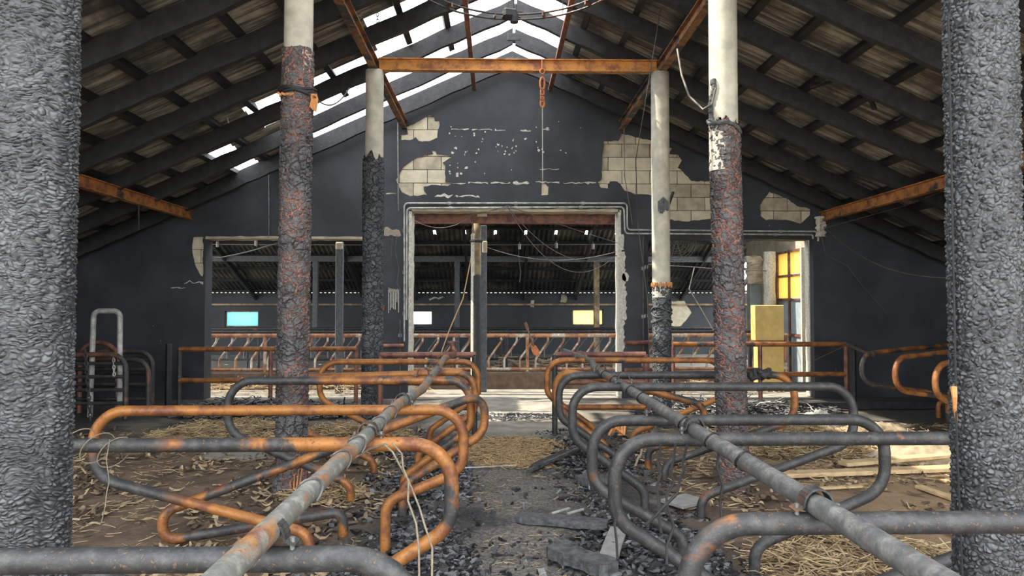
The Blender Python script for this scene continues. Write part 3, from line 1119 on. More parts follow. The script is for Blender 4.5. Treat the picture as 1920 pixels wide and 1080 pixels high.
fallen('collapsed left stall divider, orange pipe slanting down with its end on the ground',
       [Vector((-1.08, 4.95, 0.0)), Vector((-1.08, 4.95, 0.17)), Vector((-2.23, 4.72, 0.05)), Vector((-2.23, 4.72, 0.24)), Vector((-0.10, 5.62, 0.92)), Vector((-0.10, 5.62, 0.60)), Vector((-0.72, 5.35, 0.25)), Vector((-0.72, 5.35, 0.0))],
       [0.08, 0.10, 0.10, 0.16, 0.16, 0.10], 'rust_mid', GL)
fallen('collapsed right stall divider, thin orange loop lying low between the dark pipes',
       [Vector((1.5, 6.9, 0.0)), Vector((1.5, 6.9, 0.20)), Vector((2.02, 6.75, 0.36)), Vector((2.02, 6.75, 0.66)), Vector((1.0, 7.0, 0.90)), Vector((0.6, 7.1, 0.98)), Vector((0.6, 7.1, 0.60)), Vector((1.1, 7.0, 0.22)), Vector((1.1, 7.0, 0.0))],
       [0.10, 0.13, 0.13, 0.15, 0.17, 0.17, 0.10], 'rust', GR)

# outer row at the right wall
for (Y, pyt, pxl, mt, lab, rise) in [(9.3, 664, 1616, 'rust_mid', 'right wall stall divider farthest from the camera, brown loop beside the gate', 0.22),
                                     (8.5, 672, 1678, 'rust', 'right wall stall divider between two others, orange rounded loop', 0.22),
                                     (7.8, 685, 1753, 'rust', 'right wall stall divider nearest the camera, orange loop half hidden by the pole', 0.20)]:
    xf = P(pxl, pyt, Y).x
    v = top_z(pyt, Y)
    t = thing('stall_divider', lab, 'stall divider', (xf, Y, 0), 'stall dividers by the right wall')
    pts = [Vector((xf + 1.3, Y + .2, -0.02)), Vector((xf + 1.3, Y + .2, 0.40)), Vector((xf, Y, v - 0.40)), Vector((xf, Y, v)), Vector((xf + 2.1, Y + 0.9, v + 0.10)), Vector((xf + 2.1, Y + 0.9, 0.42)), Vector((xf + 1.55, Y + 0.8, 0.2)), Vector((xf + 1.55, Y + 0.8, -0.02))]
    MB().tube(densify(fillet(pts, [0.12, 0.2, 0.2, 0.18, 0.15, 0.1], 7), 0.15), 0.034, 12).build('loop_pipe', mt, t, smooth=True)

# neck rails clamped on top of the dividers
def railpath(pts, r, mat, label):
    t = thing('neck_rail', label, 'rail', (pts[0][0], pts[0][1], 0))
    pth = densify(fillet([Vector(p) for p in pts], 0.25, 6), 0.25)
    MB().tube(pth, r, 16).build('rail_pipe', mat, t, smooth=True)
    return t, pth


tl, pl_ = railpath([(RXL, 0.7, 1.005), (RXL, 4.35, 1.005), (-0.545, 5.1, 1.01), (-0.60, 7.5, 1.01), (-0.585, 7.95, 1.05)], 0.033, 'rail_rust', 'left neck rail, pale grey and orange pipe clamped over the left dividers')
MB().tube(fillet([Vector((-0.585, 7.9, 1.05)), Vector((-0.50, 8.25, 1.06)), Vector((-0.53, 8.25, 1.20))], 0.07, 5), 0.035, 12).build('end_elbow', 'brown_rust', tl, smooth=True)
MB().tube([Vector((-0.53, 8.25, 1.19)), Vector((-0.53, 8.25, 1.21))], 0.065, 14).build('end_flange', 'brown_rust', tl, smooth=True)
tr, pr_ = railpath([(RXR, 0.7, 1.005), (RXR, 6.9, 1.005), (1.06, 7.7, 1.01), (0.93, 9.6, 1.01)], 0.034, 'rail_grey', 'right neck rail, dull grey pipe clamped over the right dividers')
for tt, x, ys, mm in ((tl, RXL, (2.3, 2.75, 3.05, 3.6, 4.0), 'wire'), (tr, RXR, (2.7, 3.1, 3.55, 4.6, 5.0, 5.7, 6.2), 'black_wire')):
    for y in ys:
        pts = [Vector((x + 0.037 * math.cos(a), y + 0.02 * math.sin(2 * a), 1.005 + 0.037 * math.sin(a))) for a in [2 * math.pi * i / 16 for i in range(16)]]
        MB().tube(pts, 0.005, 5, closed=True).build('wire_tie', mm, tt, smooth=True)

# ------------------------------------------------------------------ end frames, gates, hoops
def frame(name, label, cat, tubes, mat, loc, r=0.03, names=None):
    t = thing(name, label, cat, loc)
    for i, pts in enumerate(tubes):
        nm = names[i] if names else 'rail'
        mt = mat[i] if isinstance(mat, list) else mat
        MB().tube([Vector(p) for p in pts], r, 10).build(nm, mt, t, smooth=True)
    return t


z1, z2, z3 = top_z(665, 8.85), top_z(717, 8.85), top_z(764, 8.85)
frame('end_frame', 'end frame of the left stalls with two posts and rusty rails', 'frame',
      [[(-1.48, 8.85, 0), (-1.48, 8.85, z1)], [(-0.285, 8.85, 0), (-0.285, 8.85, z1)], [(-1.48, 8.85, z1), (-0.27, 8.85, z1)], [(-1.48, 8.85, z2), (-0.3, 8.85, z2)], [(-1.48, 8.85, z3), (-0.3, 8.85, z3)]],
      ['brown_rust', 'soot_pipe', 'brown_rust', 'brown_rust', 'soot_pipe'], (-0.9, 8.85, 0), 0.036, ['post', 'post', 'rail', 'rail', 'rail'])
frame('end_frame', 'end frame of the right stalls with two posts and rusty rails', 'frame',
      [[(1.90, 8.85, 0), (1.90, 8.85, z1)], [(0.735, 8.85, 0), (0.735, 8.85, z1)], [(0.735, 8.85, z1), (1.90, 8.85, z1)], [(0.735, 8.85, z2), (1.9, 8.85, z2)], [(0.735, 8.85, z3), (1.9, 8.85, z3)]],
      ['brown_rust', 'soot_pipe', 'brown_rust', 'brown_rust', 'rust'], (1.3, 8.85, 0), 0.036, ['post', 'post', 'rail', 'rail', 'rail'])

GY = 11.6
gt = []
za, zb = top_z(654, GY), top_z(712, GY)
xa, xb, xm = P(337, 650, GY).x, P(668, 650, GY).x, P(508, 650, GY).x
t = thing('pipe_gate', 'long rusty two-rail gate standing before the left opening', 'gate', ((xa + xb) / 2, GY, 0))
for z in (za, zb):
    MB().tube([(xa, GY, z), (xb, GY, z)], 0.042, 10).build('rail', 'rust', t, smooth=True)
for x, mt in ((xa, 'soot_pipe'), (xm, 'brown_rust'), (xb, 'brown_rust')):
    MB().tube([(x, GY, 0), (x, GY, za + 0.02)], 0.035, 10).build('post', mt, t, smooth=True)
o = MB().tube([(P(322, 650, GY).x, GY - 0.1, 0), (P(322, 650, GY).x, GY - 0.1, 1.02)], 0.055, 4).build('gate_post', 'black_wood')
tag(o, 'square black post next to the left gate end', 'post')
za, zb = top_z(646, GY), top_z(703, GY)
xa, xb = P(1262, 650, GY).x, P(1586, 650, GY).x
t = thing('pipe_gate', 'long rusty two-rail gate standing before the right opening', 'gate', ((xa + xb) / 2, GY, 0))
for z in (za, zb):
    MB().tube([(xa, GY, z), (xb, GY, z)], 0.042, 10).build('rail', 'rust', t, smooth=True)
for x in (xa, P(1425, 650, GY).x, xb):
    MB().tube([(x, GY, 0), (x, GY, za + 0.02)], 0.035, 10).build('post', 'brown_rust', t, smooth=True)
MB().tube([(xb, GY, za), P(1637, 666, 9.6)], 0.028, 8).build('brace', 'soot_pipe', t, smooth=True)
o = MB().tube([(xb + 0.1, GY - 0.03, 0), (xb + 0.1, GY - 0.03, 1.0)], 0.06, 4).build('gate_post', 'black_wood')
tag(o, 'square black post next to the right gate end', 'post')
# stub rails on the piers
for (a, b_, pys, lab) in [(707, 757, (648, 751), 'short rusty stub rails on the pier left of the middle opening'), (1172, 1222, (642, 693), 'short rusty stub rails on the pier right of the middle opening')]:
    t = thing('stub_rail', lab, 'rail', P(a, 700, 12.2))
    for py in pys:
        MB().tube([P(a, py + 1, 12.2), P(b_, py, 12.32)], 0.038, 10).build('rail', 'brown_rust', t, smooth=True)

# hoop gates stacked at the left
def hoop_gate(label, Y, pxr, pyt, pyb, nbars, mat, pxl=60, dy=0.0):
    a, c = P(pxl, pyt, Y + dy), P(pxr, pyt, Y)
    bz = max(0.03, P(pxr, pyb, Y).z)
    t = thing('hoop_gate', label, 'gate', ((a.x + c.x) / 2, Y, 0), 'bent pipe gates by the left wall')
    path = fillet([Vector((a.x, Y + dy, bz)), Vector((a.x, Y + dy, a.z)), Vector((c.x, Y, c.z)), Vector((c.x, Y, bz))], 0.22, 7)
    MB().tube(densify(path, 0.2), 0.036, 10).build('hoop_pipe', mat, t, smooth=True)
    for k in range(nbars):
        z = bz + (c.z - bz) * (k + 0.35) / nbars
        MB().tube([(a.x, Y + dy, z), (c.x, Y, z)], 0.026, 8).build('bar', 'soot_pipe', t, smooth=True)
    for xx in (a.x, c.x):
        MB().tube([(xx, Y if xx == c.x else Y + dy, 0), (xx, Y if xx == c.x else Y + dy, bz + .05)], 0.034, 8).build('leg', mat, t, smooth=True)


hoop_gate('bent pipe gate at the left with the widest hoop, farthest back', 10.9, 286, 659, 757, 4, 'brown_soot')
hoop_gate('bent pipe gate at the left with a middle-sized hoop', 10.6, 279, 674, 758, 3, 'brown_soot')
hoop_gate('bent pipe gate at the left with the smallest hoop, nearest the camera', 10.2, 237, 665, 765, 4, 'brown_soot')
a, c = P(176, 583, 10.4), P(225, 583, 10.4)
o = MB().tube(densify(fillet([Vector((a.x - .03, 10.4, 0)), Vector((a.x, 10.4, a.z)), Vector((c.x, 10.4, c.z)), Vector((c.x + .02, 10.4, 0))], 0.09, 6), 0.3), 0.038, 12).build('pipe_arch', 'pale_metal', smooth=True)
tag(o, 'pale grey upright pipe arch standing by the left black wall', 'frame')
pts = [P(150 + 35 * (1 - math.cos(a_)), 670 - 28 * math.sin(a_), 10.75) for a_ in [math.pi * k / 12 for k in range(13)]]
pts = [Vector((pts[0].x, pts[0].y, 0.0))] + pts + [Vector((pts[-1].x, pts[-1].y, 0.0))]
o = MB().tube(pts, 0.034, 10).build('small_arch', 'brown_rust', smooth=True)
tag(o, 'small brown pipe arch among the left bent gates', 'frame')


def chain(name, label, a, b_, mat, link_len=0.055, wire=0.007, wob=0.0, parent=None, cat='chain', drop=0.0):
    a, b_ = Vector(a), Vector(b_)
    n = max(2, int((b_ - a).length / (link_len * 0.72)))
    t = thing(name, label, cat, a)
    pts = sag(a, b_, drop, n)
    for i in range(n):
        p, q = pts[i], pts[i + 1]
        d = (q - p).normalized()
        side = d.cross(Vector((0, 1, 0.01)) if i % 2 else d.orthogonal().cross(d)).normalized() if i % 2 else d.cross(Vector((1, 0.2, 0))).normalized()
        c = (p + q) / 2
        ring = []
        for k in range(12):
            an = 2 * math.pi * k / 12
            ring.append(c + d * (math.cos(an) * link_len / 2) + side * (math.sin(an) * link_len * 0.27))
        MB().tube(ring, wire, 5, closed=True).build('chain_link', mat, t, smooth=True)
    return t


chain('chain', 'dark chain hanging in front of the left bent gates', P(160, 655, 9.9), P(170, 790, 9.7), 'chain_dark', 0.08, 0.010)
chain('chain', 'short pale chain hanging inside the left bent gates', P(213, 666, 10.2), P(214, 705, 10.18), 'pale_metal', 0.06, 0.008)
chain('chain', 'thin dark chain hanging from the roof above the far left pole', P(706, -20, 9.0), P(709, 68, 9.0), 'chain_dark', 0.06, 0.006)
chain('chain', 'thin dark chain hanging from the roof left of the far left pole', P(684, -20, 9.0), P(676, 42, 9.0), 'chain_dark', 0.06, 0.006)
chain('chain', 'thin dark chain hanging from the roof near the right beam', P(1251, -20, 9.0), P(1257, 44, 9.0), 'chain_dark', 0.06, 0.006)

# hook and cable from the tie beam
hk = thing('hook_hanger', 'orange hook with chain links and thin cable under the tie beam', 'hook', P(1017, 132, 9.3))
pts = [P(1017 + 4.2 * math.sin(a_), 134 - 4.5 * math.cos(a_), 9.28) for a_ in [2 * math.pi * k / 14 for k in range(14)]]
MB().tube(pts, 0.011, 6, closed=True).build('chain_link', 'chain_orange', hk, smooth=True)
for cy, hh, ww in ((157, 12, 4.2), (174, 8, 2.8), (184, 7, 2.6), (194, 7.5, 3.4)):
    pts = [P(1017 + ww * math.sin(a_), cy - hh * math.cos(a_), 9.28) for a_ in [2 * math.pi * k / 16 for k in range(16)]]
    MB().tube(pts, 0.013, 6, closed=True).build('chain_link', 'chain_orange', hk, smooth=True)
MB().tube([P(1016.5, 112, 9.26), P(1016.5, 130, 9.26)], 0.008, 6).build('strap', 'chain_orange', hk)
MB().tube([P(1017, 199, 9.28), P(1017.5, 345, 9.28)], 0.006, 6).build('cable', 'pale_metal', hk)

# rusty hoop with a burnt motor hung under the ridge
hr = thing('fan_hoop', 'large rusty double hoop with burnt fan motor hung under the ridge', 'fan', (0.2, 7.3, 5.2))
for r_, dz in ((1.20, 0), (1.13, 0.035)):
    pts = [Vector((0.2 + r_ * math.cos(a_), 7.3 + r_ * math.sin(a_), 5.18 + dz)) for a_ in [2 * math.pi * k / 64 for k in range(64)]]
    MB().tube(pts, 0.013, 8, closed=True).build('ring', 'brown_soot', hr, smooth=True)
for k in range(12):
    a_ = 2 * math.pi * k / 12 + 0.2
    MB().bar((0.2 + 1.11 * math.cos(a_), 7.3 + 1.11 * math.sin(a_), 5.20), (0.2 + 1.22 * math.cos(a_), 7.3 + 1.22 * math.sin(a_), 5.20), 0.02, 0.05).build('spacer', 'brown_rust', hr)
mo = P(958, 30, 8.45)
b = MB()
b.box(mo + Vector((-0.02, 0, 0.02)), (0.17, 0.15, 0.12), Matrix.Rotation(0.2, 3, 'Z'))
b.build('motor', 'black_wood', hr, bevel=0.025)
b = MB()
b.tube([mo + Vector((0.04, -0.02, 0.02)), mo + Vector((0.04, -0.02, -0.09))], 0.05, 10)
b.build('motor_cap', 'black_wood', hr, smooth=True)
MB().tube([mo + Vector((0.03, 0, 0.05)), mo + Vector((0.03, 0, 0.85))], 0.013, 8).build('hanger_rod', 'black_wood', hr)
for dx in (-0.03, 0.07):
    MB().tube([mo + Vector((dx, 0, 0.05)), mo + Vector((dx, 0, 0.8))], 0.004, 5).build('hanger_wire', 'black_wire', hr)
for k in (1, 3, 5):
    a_ = 2 * math.pi * k / 6
    q = Vector((0.2 + 1.2 * math.cos(a_), 7.3 + 1.2 * math.sin(a_), 5.18))
    MB().tube([q, Vector((q.x, q.y, under(q.x) + 0.02))], 0.005, 5).build('hanger_wire', 'black_wire', hr)

# ------------------------------------------------------------------ annexe beyond the wall
FW = 24.2                      # far wall
EAVE = 1.86
WALLTOP = EAVE + 0.275
AS = 0.42
AX0, AX1 = -14.5, 9.5


def a_under(y):
    return EAVE + 0.05 + AS * (FW - y)


wins = [(P(421, 583, FW), P(484, 613, FW), 'cyan_pane'), (P(752, 582, FW), P(811, 610, FW), 'milky_pane'), (P(1073, 580, FW), P(1132, 610, FW), 'yellow_pane')]
holes = [[(a.x, c.z), (c.x, c.z), (c.x, a.z), (a.x, a.z)] for a, c, m_ in wins]
struct(MB().prism_holes([(AX0, -0.1), (AX1, -0.1), (AX1, WALLTOP), (AX0, WALLTOP)], holes, FW, FW + 0.25).build('wall_far', simple('far_soot_wall', (0.050, 0.057, 0.064), 0.8, 0, 0.4, 0.8)), 'low dark far wall of the annexe with three small windows', 'wall')
for i, (a, c, m_) in enumerate(wins):
    w = bpy.data.objects.new(f'window_{i + 1}', None)
    COL.objects.link(w)
    w.location = ((a.x + c.x) / 2, FW + 0.1, c.z)
    struct(w, ['small far window glowing cyan blue at the left', 'small far window glowing white in the middle', 'small far window glowing pale yellow at the right'][i], 'window')
    b = MB()
    b.box(((a.x + c.x) / 2, FW + 0.12, a.z - 0.02), (c.x - a.x, 0.06, 0.04))
    b.box(((a.x + c.x) / 2, FW + 0.12, c.z + 0.02), (c.x - a.x, 0.06, 0.04))
    b.box((a.x + 0.02, FW + 0.12, (a.z + c.z) / 2), (0.04, 0.06, a.z - c.z))
    b.box((c.x - 0.02, FW + 0.12, (a.z + c.z) / 2), (0.04, 0.06, a.z - c.z))
    b.build('window_frame', 'tan_post' if i != 1 else 'grey_post', w)
    MB().box(((a.x + c.x) / 2, FW + 0.13, (a.z + c.z) / 2), (c.x - a.x - 0.06, 0.006, a.z - c.z - 0.06)).build('pane', m_, w)
# window board behind the cyan pane: hanging tarp folds outside
b = MB()
aw, cw, _ = wins[0]
V, F = [], []
for j in range(7):
    for i in range(25):
        x = aw.x - 0.4 + (cw.x - aw.x + 0.8) * i / 24
        V.append((x, FW + 0.7 + 0.05 * math.sin(i * 1.3) + 0.02 * j, -0.16 + 1.5 * j / 6))
F = [(j * 25 + i, j * 25 + i + 1, j * 25 + 26 + i, j * 25 + 25 + i) for j in range(6) for i in range(24)]
o = MB().add(V, F).build('tarpaulin', 'cyan', smooth=True)
tag(o, 'bright cyan tarpaulin hanging outside the leftmost far window', 'tarpaulin')

aroof = bpy.data.objects.new('ceiling_annexe', None)
COL.objects.link(aroof)
aroof['kind'] = 'structure'
aroof['label'] = 'dark corrugated annexe roof seen through the openings'
AW = 0.89
aa = math.atan(AS)
arows = [FW + 0.03, 22.3, 20.47, 20.15, 17.5]
acache = {}
xs = [P(815, 437, 20.3).x + AW * 0.5 + AW * k for k in range(-14, 11)]
for r in range(len(arows) - 1):
    y0, y1 = arows[r], arows[r + 1]
    L = (y0 - y1) / math.cos(aa) + 0.10
    wd = AW + 0.04 if r != 2 else AW - 0.075
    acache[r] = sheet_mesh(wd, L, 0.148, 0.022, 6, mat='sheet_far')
    for x in xs:
        if x < AX0 or x > AX1 or (x > 6.5 and r >= 3):
            continue
        shared('roof_sheet', acache[r], aroof, (x + RND.uniform(-.01, .01), y0, a_under(y0) + 0.24 + 0.01 * (r % 2)), (0, -aa, -math.pi / 2))
AR = 17.5
NS = 0.34


def n_under(y):
    return a_under(AR) - NS * (AR - y)


na = math.atan(NS)
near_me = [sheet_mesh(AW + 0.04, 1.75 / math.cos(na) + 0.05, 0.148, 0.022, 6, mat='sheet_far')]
for y0 in (AR, AR - 1.70):
    for x in xs:
        if AX0 <= x <= 6.5:
            shared('roof_sheet', near_me[0], aroof, (x, y0, n_under(y0) + 0.24), (0, na, -math.pi / 2))
for k in range(5):
    y = AR - 0.2 - 0.78 * k
    MB().bar((AX0, y, n_under(y) + 0.17), (6.3, y, n_under(y) + 0.17), 0.06, 0.07, up=(0, -NS, 1)).build('purlin', 'black_wood', aroof)
for k in range(12):
    x = AX0 + 0.6 + 1.85 * k
    if x < 6.3:
        MB().bar((x, AR, n_under(AR) + 0.05), (x, 14.0, n_under(14.0) + 0.05), 0.07, 0.16).build('rafter', 'black_wood', aroof)
for k in range(9):
    y = FW - 0.25 - 0.82 * k
    z = a_under(y) + 0.17
    MB().bar((AX0, y, z), (AX1 if y > 19 else 6.3, y, z), 0.06, 0.07, up=(0, AS, 1)).build('purlin', 'black_wood', aroof)
for k in range(13):
    x = AX0 + 0.6 + 1.85 * k
    MB().bar((x, FW + 0.2, a_under(FW + 0.2) + 0.05), (x, AR if x < 6.3 else 19.1, a_under(AR if x < 6.3 else 19.1) + 0.05), 0.07, 0.16).build('rafter', 'black_wood', aroof)
MB().bar((AX0, FW - 0.06, 1.73), (AX1, FW - 0.06, 1.73), 0.12, 0.06).build('wall_plate', 'tan_post', aroof)

# annexe beam on posts
BYY = 21.5
zb = P(960, 486, BYY).z
o = MB().bar((AX0 + .3, BYY, zb), (AX1 - .3, BYY, zb), 0.14, 0.17).build('timber_beam', 'grey_post')
tag(o, 'long grey timber beam across the annexe on slim posts', 'beam')
for (px, lab, w_, mt) in [(592, 'slim grey post left in the annexe, between two poles', 0.15, 'grey_post'), (857, 'slim grey post in the annexe left of the white-edged post', 0.15, 'grey_post'), (1118, 'slim tan scorched post in the annexe before the yellow window', 0.17, 'tan_post')]:
    x = P(px, 500, BYY).x
    t = thing('timber_post', lab, 'post', (x, BYY, 0))
    MB().box((x, BYY, (zb - 0.08) / 2), (w_, w_, zb - 0.08)).build('shaft', mt, t, bevel=0.01)
    MB().box((x, BYY - 0.0, zb - 0.2), (w_ + 0.03, w_ + 0.03, 0.1)).build('cap', 'grey_post', t)
# brown lintel beam and posts just behind the wall
LY = 13.05
ibeam('steel_beam', (CO[0] - 0.05, LY, P(960, 411, LY).z), (CO[1] + 0.05, LY, P(960, 411, LY).z), 0.18, 0.12, 'brown_rust', 'brown rusted steel lintel just behind the middle opening')
x = P(893, 500, LY).x
zt = P(893, 420, LY).z
t = thing('timber_post', 'post in the middle opening, brown top half and black lower half', 'post', (x, LY, 0))
zmid = P(893, 515, LY).z
shaft(x, LY, 0.085, zmid - .05, zt, 24, 6, 'tan_post', 'brown_shaft', t, seed=21)
shaft(x, LY, 0.092, 0, zmid, 28, 60, 'black_wood', 'charred_shaft', t, top_rag=0.03, seed=22)
MB().tube([(x - 0.09, LY - 0.02, 0.1), (x - 0.088, LY - 0.02, 2.6)], 0.012, 6).build('conduit', 'pale_metal', t, smooth=True)
shaft(x - 0.035, LY - 0.012, 0.066, 0.25, P(893, 440, LY).z, 20, 40, 'lime', 'sunlit_peeled_strip', t, top_rag=0.05, seed=23)  # peeled wood; its lime colour also paints in the sunlit left edge
zz = P(893, 452, LY).z
MB().tube([Vector((x + 0.1 * math.cos(a_), LY + 0.1 * math.sin(a_), zz)) for a_ in [2 * math.pi * i / 20 for i in range(20)]], 0.03, 6, closed=True).build('collar', 'black_wood', t, smooth=True)
MB().box((P(904, 402, LY - .1).x, LY - 0.1, P(904, 403, LY - .1).z), (0.18, 0.06, 0.06)).build('block', 'cream_block', t)
x = P(907, 500, 13.4).x
t = thing('timber_post', 'grey board post directly right of the brown-topped post', 'post', (x, 13.4, 0))
MB().box((x, 13.4, 1.6), (0.12, 0.10, 3.2)).build('shaft', 'grey_post', t, bevel=0.008)
MB().box((P(909, 460, 13.33).x, 13.33, P(909, 463, 13.33).z), (0.09, 0.05, 0.22)).build('pale_scorch', 'cream_block', t, bevel=0.01)
x = P(637, 500, 13.2).x
t = thing('timber_post', 'flat grey board post in the left opening between the poles', 'post', (x, 13.2, 0))
MB().box((x, 13.2, 1.43), (0.14, 0.08, 2.86)).build('shaft', 'grey_post', t, bevel=0.008)
MB().box((x, 13.15, 2.78), (0.13, 0.03, 0.13)).build('pale_chip', 'cream_block', t, bevel=0.01)

# cables with small fittings across the annexe
def cable(name, label, pts, r=0.006, mat='wire', cat='cable', sides=5):
    o = MB().tube(pts, r, sides).build(name, mat, smooth=True)
    tag(o, label, cat)
    return o


CY = 19.9
cable('cable', 'straight thin cable across the annexe carrying small pale fittings', sag(P(395, 458, CY), P(1160, 458, CY), 0.02, 20), 0.014, 'grey_metal')
for px, py, lab in [(408, 457, 'small pale cable fitting leftmost in the left opening'), (480, 455, 'small pale cable fitting right of the leftmost one'), (974, 461, 'small pale cable fitting nearest the brown-topped post'), (1043, 459, 'small pale cable fitting in the middle of the main opening'), (1112, 461, 'small pale cable fitting nearest the right jamb')]:
    p = P(px, py + 1, CY - 0.05)
    t = thing('cable_fitting', lab, 'lamp fitting', p, 'pale fittings on the annexe cable')
    MB().tube([p + Vector((0, 0, 0.07)), p + Vector((0, 0, -0.08))], 0.045, 10).build('shell', 'pale_metal', t, smooth=True)
    MB().tube([p + Vector((0, 0, 0.13)), p + Vector((0, 0, 0.07))], 0.015, 6).build('hook', 'grey_metal', t)

# ------------------------------------------------------------------ feed fences and kerb
KY = 13.85
struct(MB().box((-1.0, KY + 0.12, 0.14), (13.6, 0.24, 0.38)).build('trim_7', 'kerb', bevel=0.02), 'low brown concrete kerb under the feed fence', 'kerb')


def feed_fence(label, Y, x0, x1, zt, zb_, step, r, mats, group, shift=0.25, thin=1.0):
    t = thing('feed_fence', label, 'fence', ((x0 + x1) / 2, Y, 0))
    MB().tube([(x0, Y, zt), (x1, Y, zt)], r * 1.35, 10).build('top_rail', mats[0], t, smooth=True)
    MB().tube([(x0, Y, zb_), (x1, Y, zb_)], r * 1.1, 8).build('bottom_rail', mats[0], t, smooth=True)
    h = zt - zb_
    path = fillet([Vector((0, 0, 0)), Vector((0.0, 0, h * 0.30)), Vector((shift, 0, h * 0.82)), Vector((shift, 0, h))], 0.10, 4)
    me = MB().tube(path, r * 0.72 * thin, 7).build('bar_tmp', mats[1], smooth=True)
    data = me.data
    bpy.data.objects.remove(me)
    k = 0
    x = x0 + 0.2
    while x < x1 - 0.3:
        shared('bar', data, t, (x, Y, zb_))
        x += step
    k = x0 + 0.05
    while k <= x1:
        MB().tube([(k, Y, 0.0 if Y > 15 else 0.30), (k, Y, zt + 0.03)], r * 1.1, 8).build('post', mats[0], t, smooth=True)
        k += (x1 - x0 - 0.1) / 5
    return t


KY2 = KY + 0.12
feed_fence('near feed fence of slanted bars under a rusty orange top rail', KY2, -7.3, 5.9, P(960, 629, KY2).z, P(960, 692, KY2).z, 0.315, 0.030, ('bright_rust', 'bright_bar'), None)
feed_fence('far feed fence of thin grey slanted bars deeper in the annexe', 17.6, -9.5, 6.5, 1.08, 0.32, 0.42, 0.026, ('soot_pipe', 'grey_metal'), None, shift=0.3, thin=0.8)
# second rail running above the near fence
t = thing('guard_rail', 'thin grey pipe rail behind the near feed fence top', 'rail', (-1, 14.6, 0))
MB().tube([(-8, 14.7, P(960, 622, 14.7).z), (6.0, 14.7, P(960, 622, 14.7).z)], 0.026, 8).build('rail', 'soot_pipe', t, smooth=True)
for k in range(6):
    xx = -7.6 + 2.6 * k
    MB().tube([(xx, 14.7, 0), (xx, 14.7, P(960, 622, 14.7).z)], 0.03, 8).build('post', 'soot_pipe', t, smooth=True)
# shovel
a, c = P(985, 606, 13.94), P(1001, 650, 13.92)
sv = thing('shovel', 'small orange-red shovel hooked over the feed fence', 'shovel', c)
MB().tube([a, c], 0.016, 8).build('handle', 'tan_post', sv, smooth=True)
MB().tube([a + (a - c) * 0.03, a + (c - a) * 0.28], 0.03, 8).build('grip', 'brown_rust', sv, smooth=True)
d_ = (c - a).normalized()
b = MB()
pts2 = [(-0.05, 0), (0.05, 0), (0.075, 0.10), (0.06, 0.2), (0, 0.24), (-0.06, 0.2), (-0.075, 0.1)]
vs = []
for off in (-0.01, 0.01):
    for w_, l_ in pts2:
        vs.append(c + d_ * (l_ - 0.03) + Vector((w_, off + 0.015 * abs(w_) / 0.07, 0.0)))
k = len(pts2)
b.add(vs, [tuple(range(k)), tuple(range(2 * k - 1, k - 1, -1))] + [(i, (i + 1) % k, (i + 1) % k + k, i + k) for i in range(k)])
b.build('blade', 'chain_orange', sv)

# annexe litter banks lining the feed passage are added with the debris below

# ------------------------------------------------------------------ right end of the annexe: door wall, cabinet
DX = 6.05
wb_ = MB()
wb_.box((DX + 0.12, 13.42, 1.6), (0.2, 0.24, 3.2)).box((DX + 0.12, 15.74, 1.6), (0.2, 1.96, 3.2)).box((DX + 0.12, 14.15, 3.0), (0.2, 1.22, 0.4)).box((DX + 0.12, 14.15, 0.88), (0.2, 1.22, 1.76))
wall_s = wb_.build('wall_side', simple('beige_side_wall', (0.40, 0.36, 0.28), 0.9, 0, 0.4, 3))
struct(wall_s, 'beige side wall holding the yellow glazed door beyond the right opening', 'wall')
door = bpy.data.objects.new('door_1', None)
COL.objects.link(door)
door.location = (DX, 14.1, 0)
struct(door, 'grey-blue panelled door with four yellow glass panes', 'door')
dy0, dy1 = 13.55, 14.75
for y in (dy0, (dy0 + dy1) / 2, dy1):
    MB().box((DX - 0.02, y, 1.4), (0.07, 0.06 if y != (dy0 + dy1) / 2 else 0.035, 2.8)).build('stile', 'lime' if y == dy0 else 'brown_rust', door)
for z in (0.05, 1.05, 1.78, 2.27, 2.77):
    MB().box((DX - 0.02, (dy0 + dy1) / 2, z), (0.06, dy1 - dy0, 0.045)).build('cross_rail', 'brown_rust', door)
for k in range(2):
    ya = dy0 + 0.03 + k * 0.6
    for z0, z1_ in ((1.81, 2.25), (2.30, 2.75)):
        MB().box((DX - 0.012, ya + 0.275, (z0 + z1_) / 2), (0.008, 0.54, z1_ - z0)).build('pane', 'yellow_pane2', door)
    for z0, z1_ in ((0.08, 1.02), (1.08, 1.75)):
        MB().box((DX - 0.012, ya + 0.275, (z0 + z1_) / 2), (0.012, 0.52, z1_ - z0)).build('panel', 'blue_panel', door)
# rough pillar and pipe left of the door
def lumpy(name, c, s, mat, seed, parent=None, amp=0.25):
    n_ = 14
    V, F = [], []
    for i in range(n_ + 1):
        f = i / n_
        for k in range(8):
            a_ = 2 * math.pi * k / 8 + math.pi / 8
            w_ = 1 + amp * noise.fractal(Vector((math.cos(a_), math.sin(a_), f * 5 + seed)), 0.8, 2, 3)
            V.append((c[0] + s[0] / 2 * w_ * math.cos(a_) * 1.2, c[1] + s[1] / 2 * w_ * math.sin(a_) * 1.2, c[2] - s[2] / 2 + s[2] * f))
    for i in range(n_):
        for k in range(8):
            l = (k + 1) % 8
            F.append((i * 8 + k, i * 8 + l, i * 8 + 8 + l, i * 8 + 8 + k))
    F += [tuple(range(8))[::-1], tuple(n_ * 8 + k for k in range(8))]
    return MB().add(V, F).build(name, mat, parent)


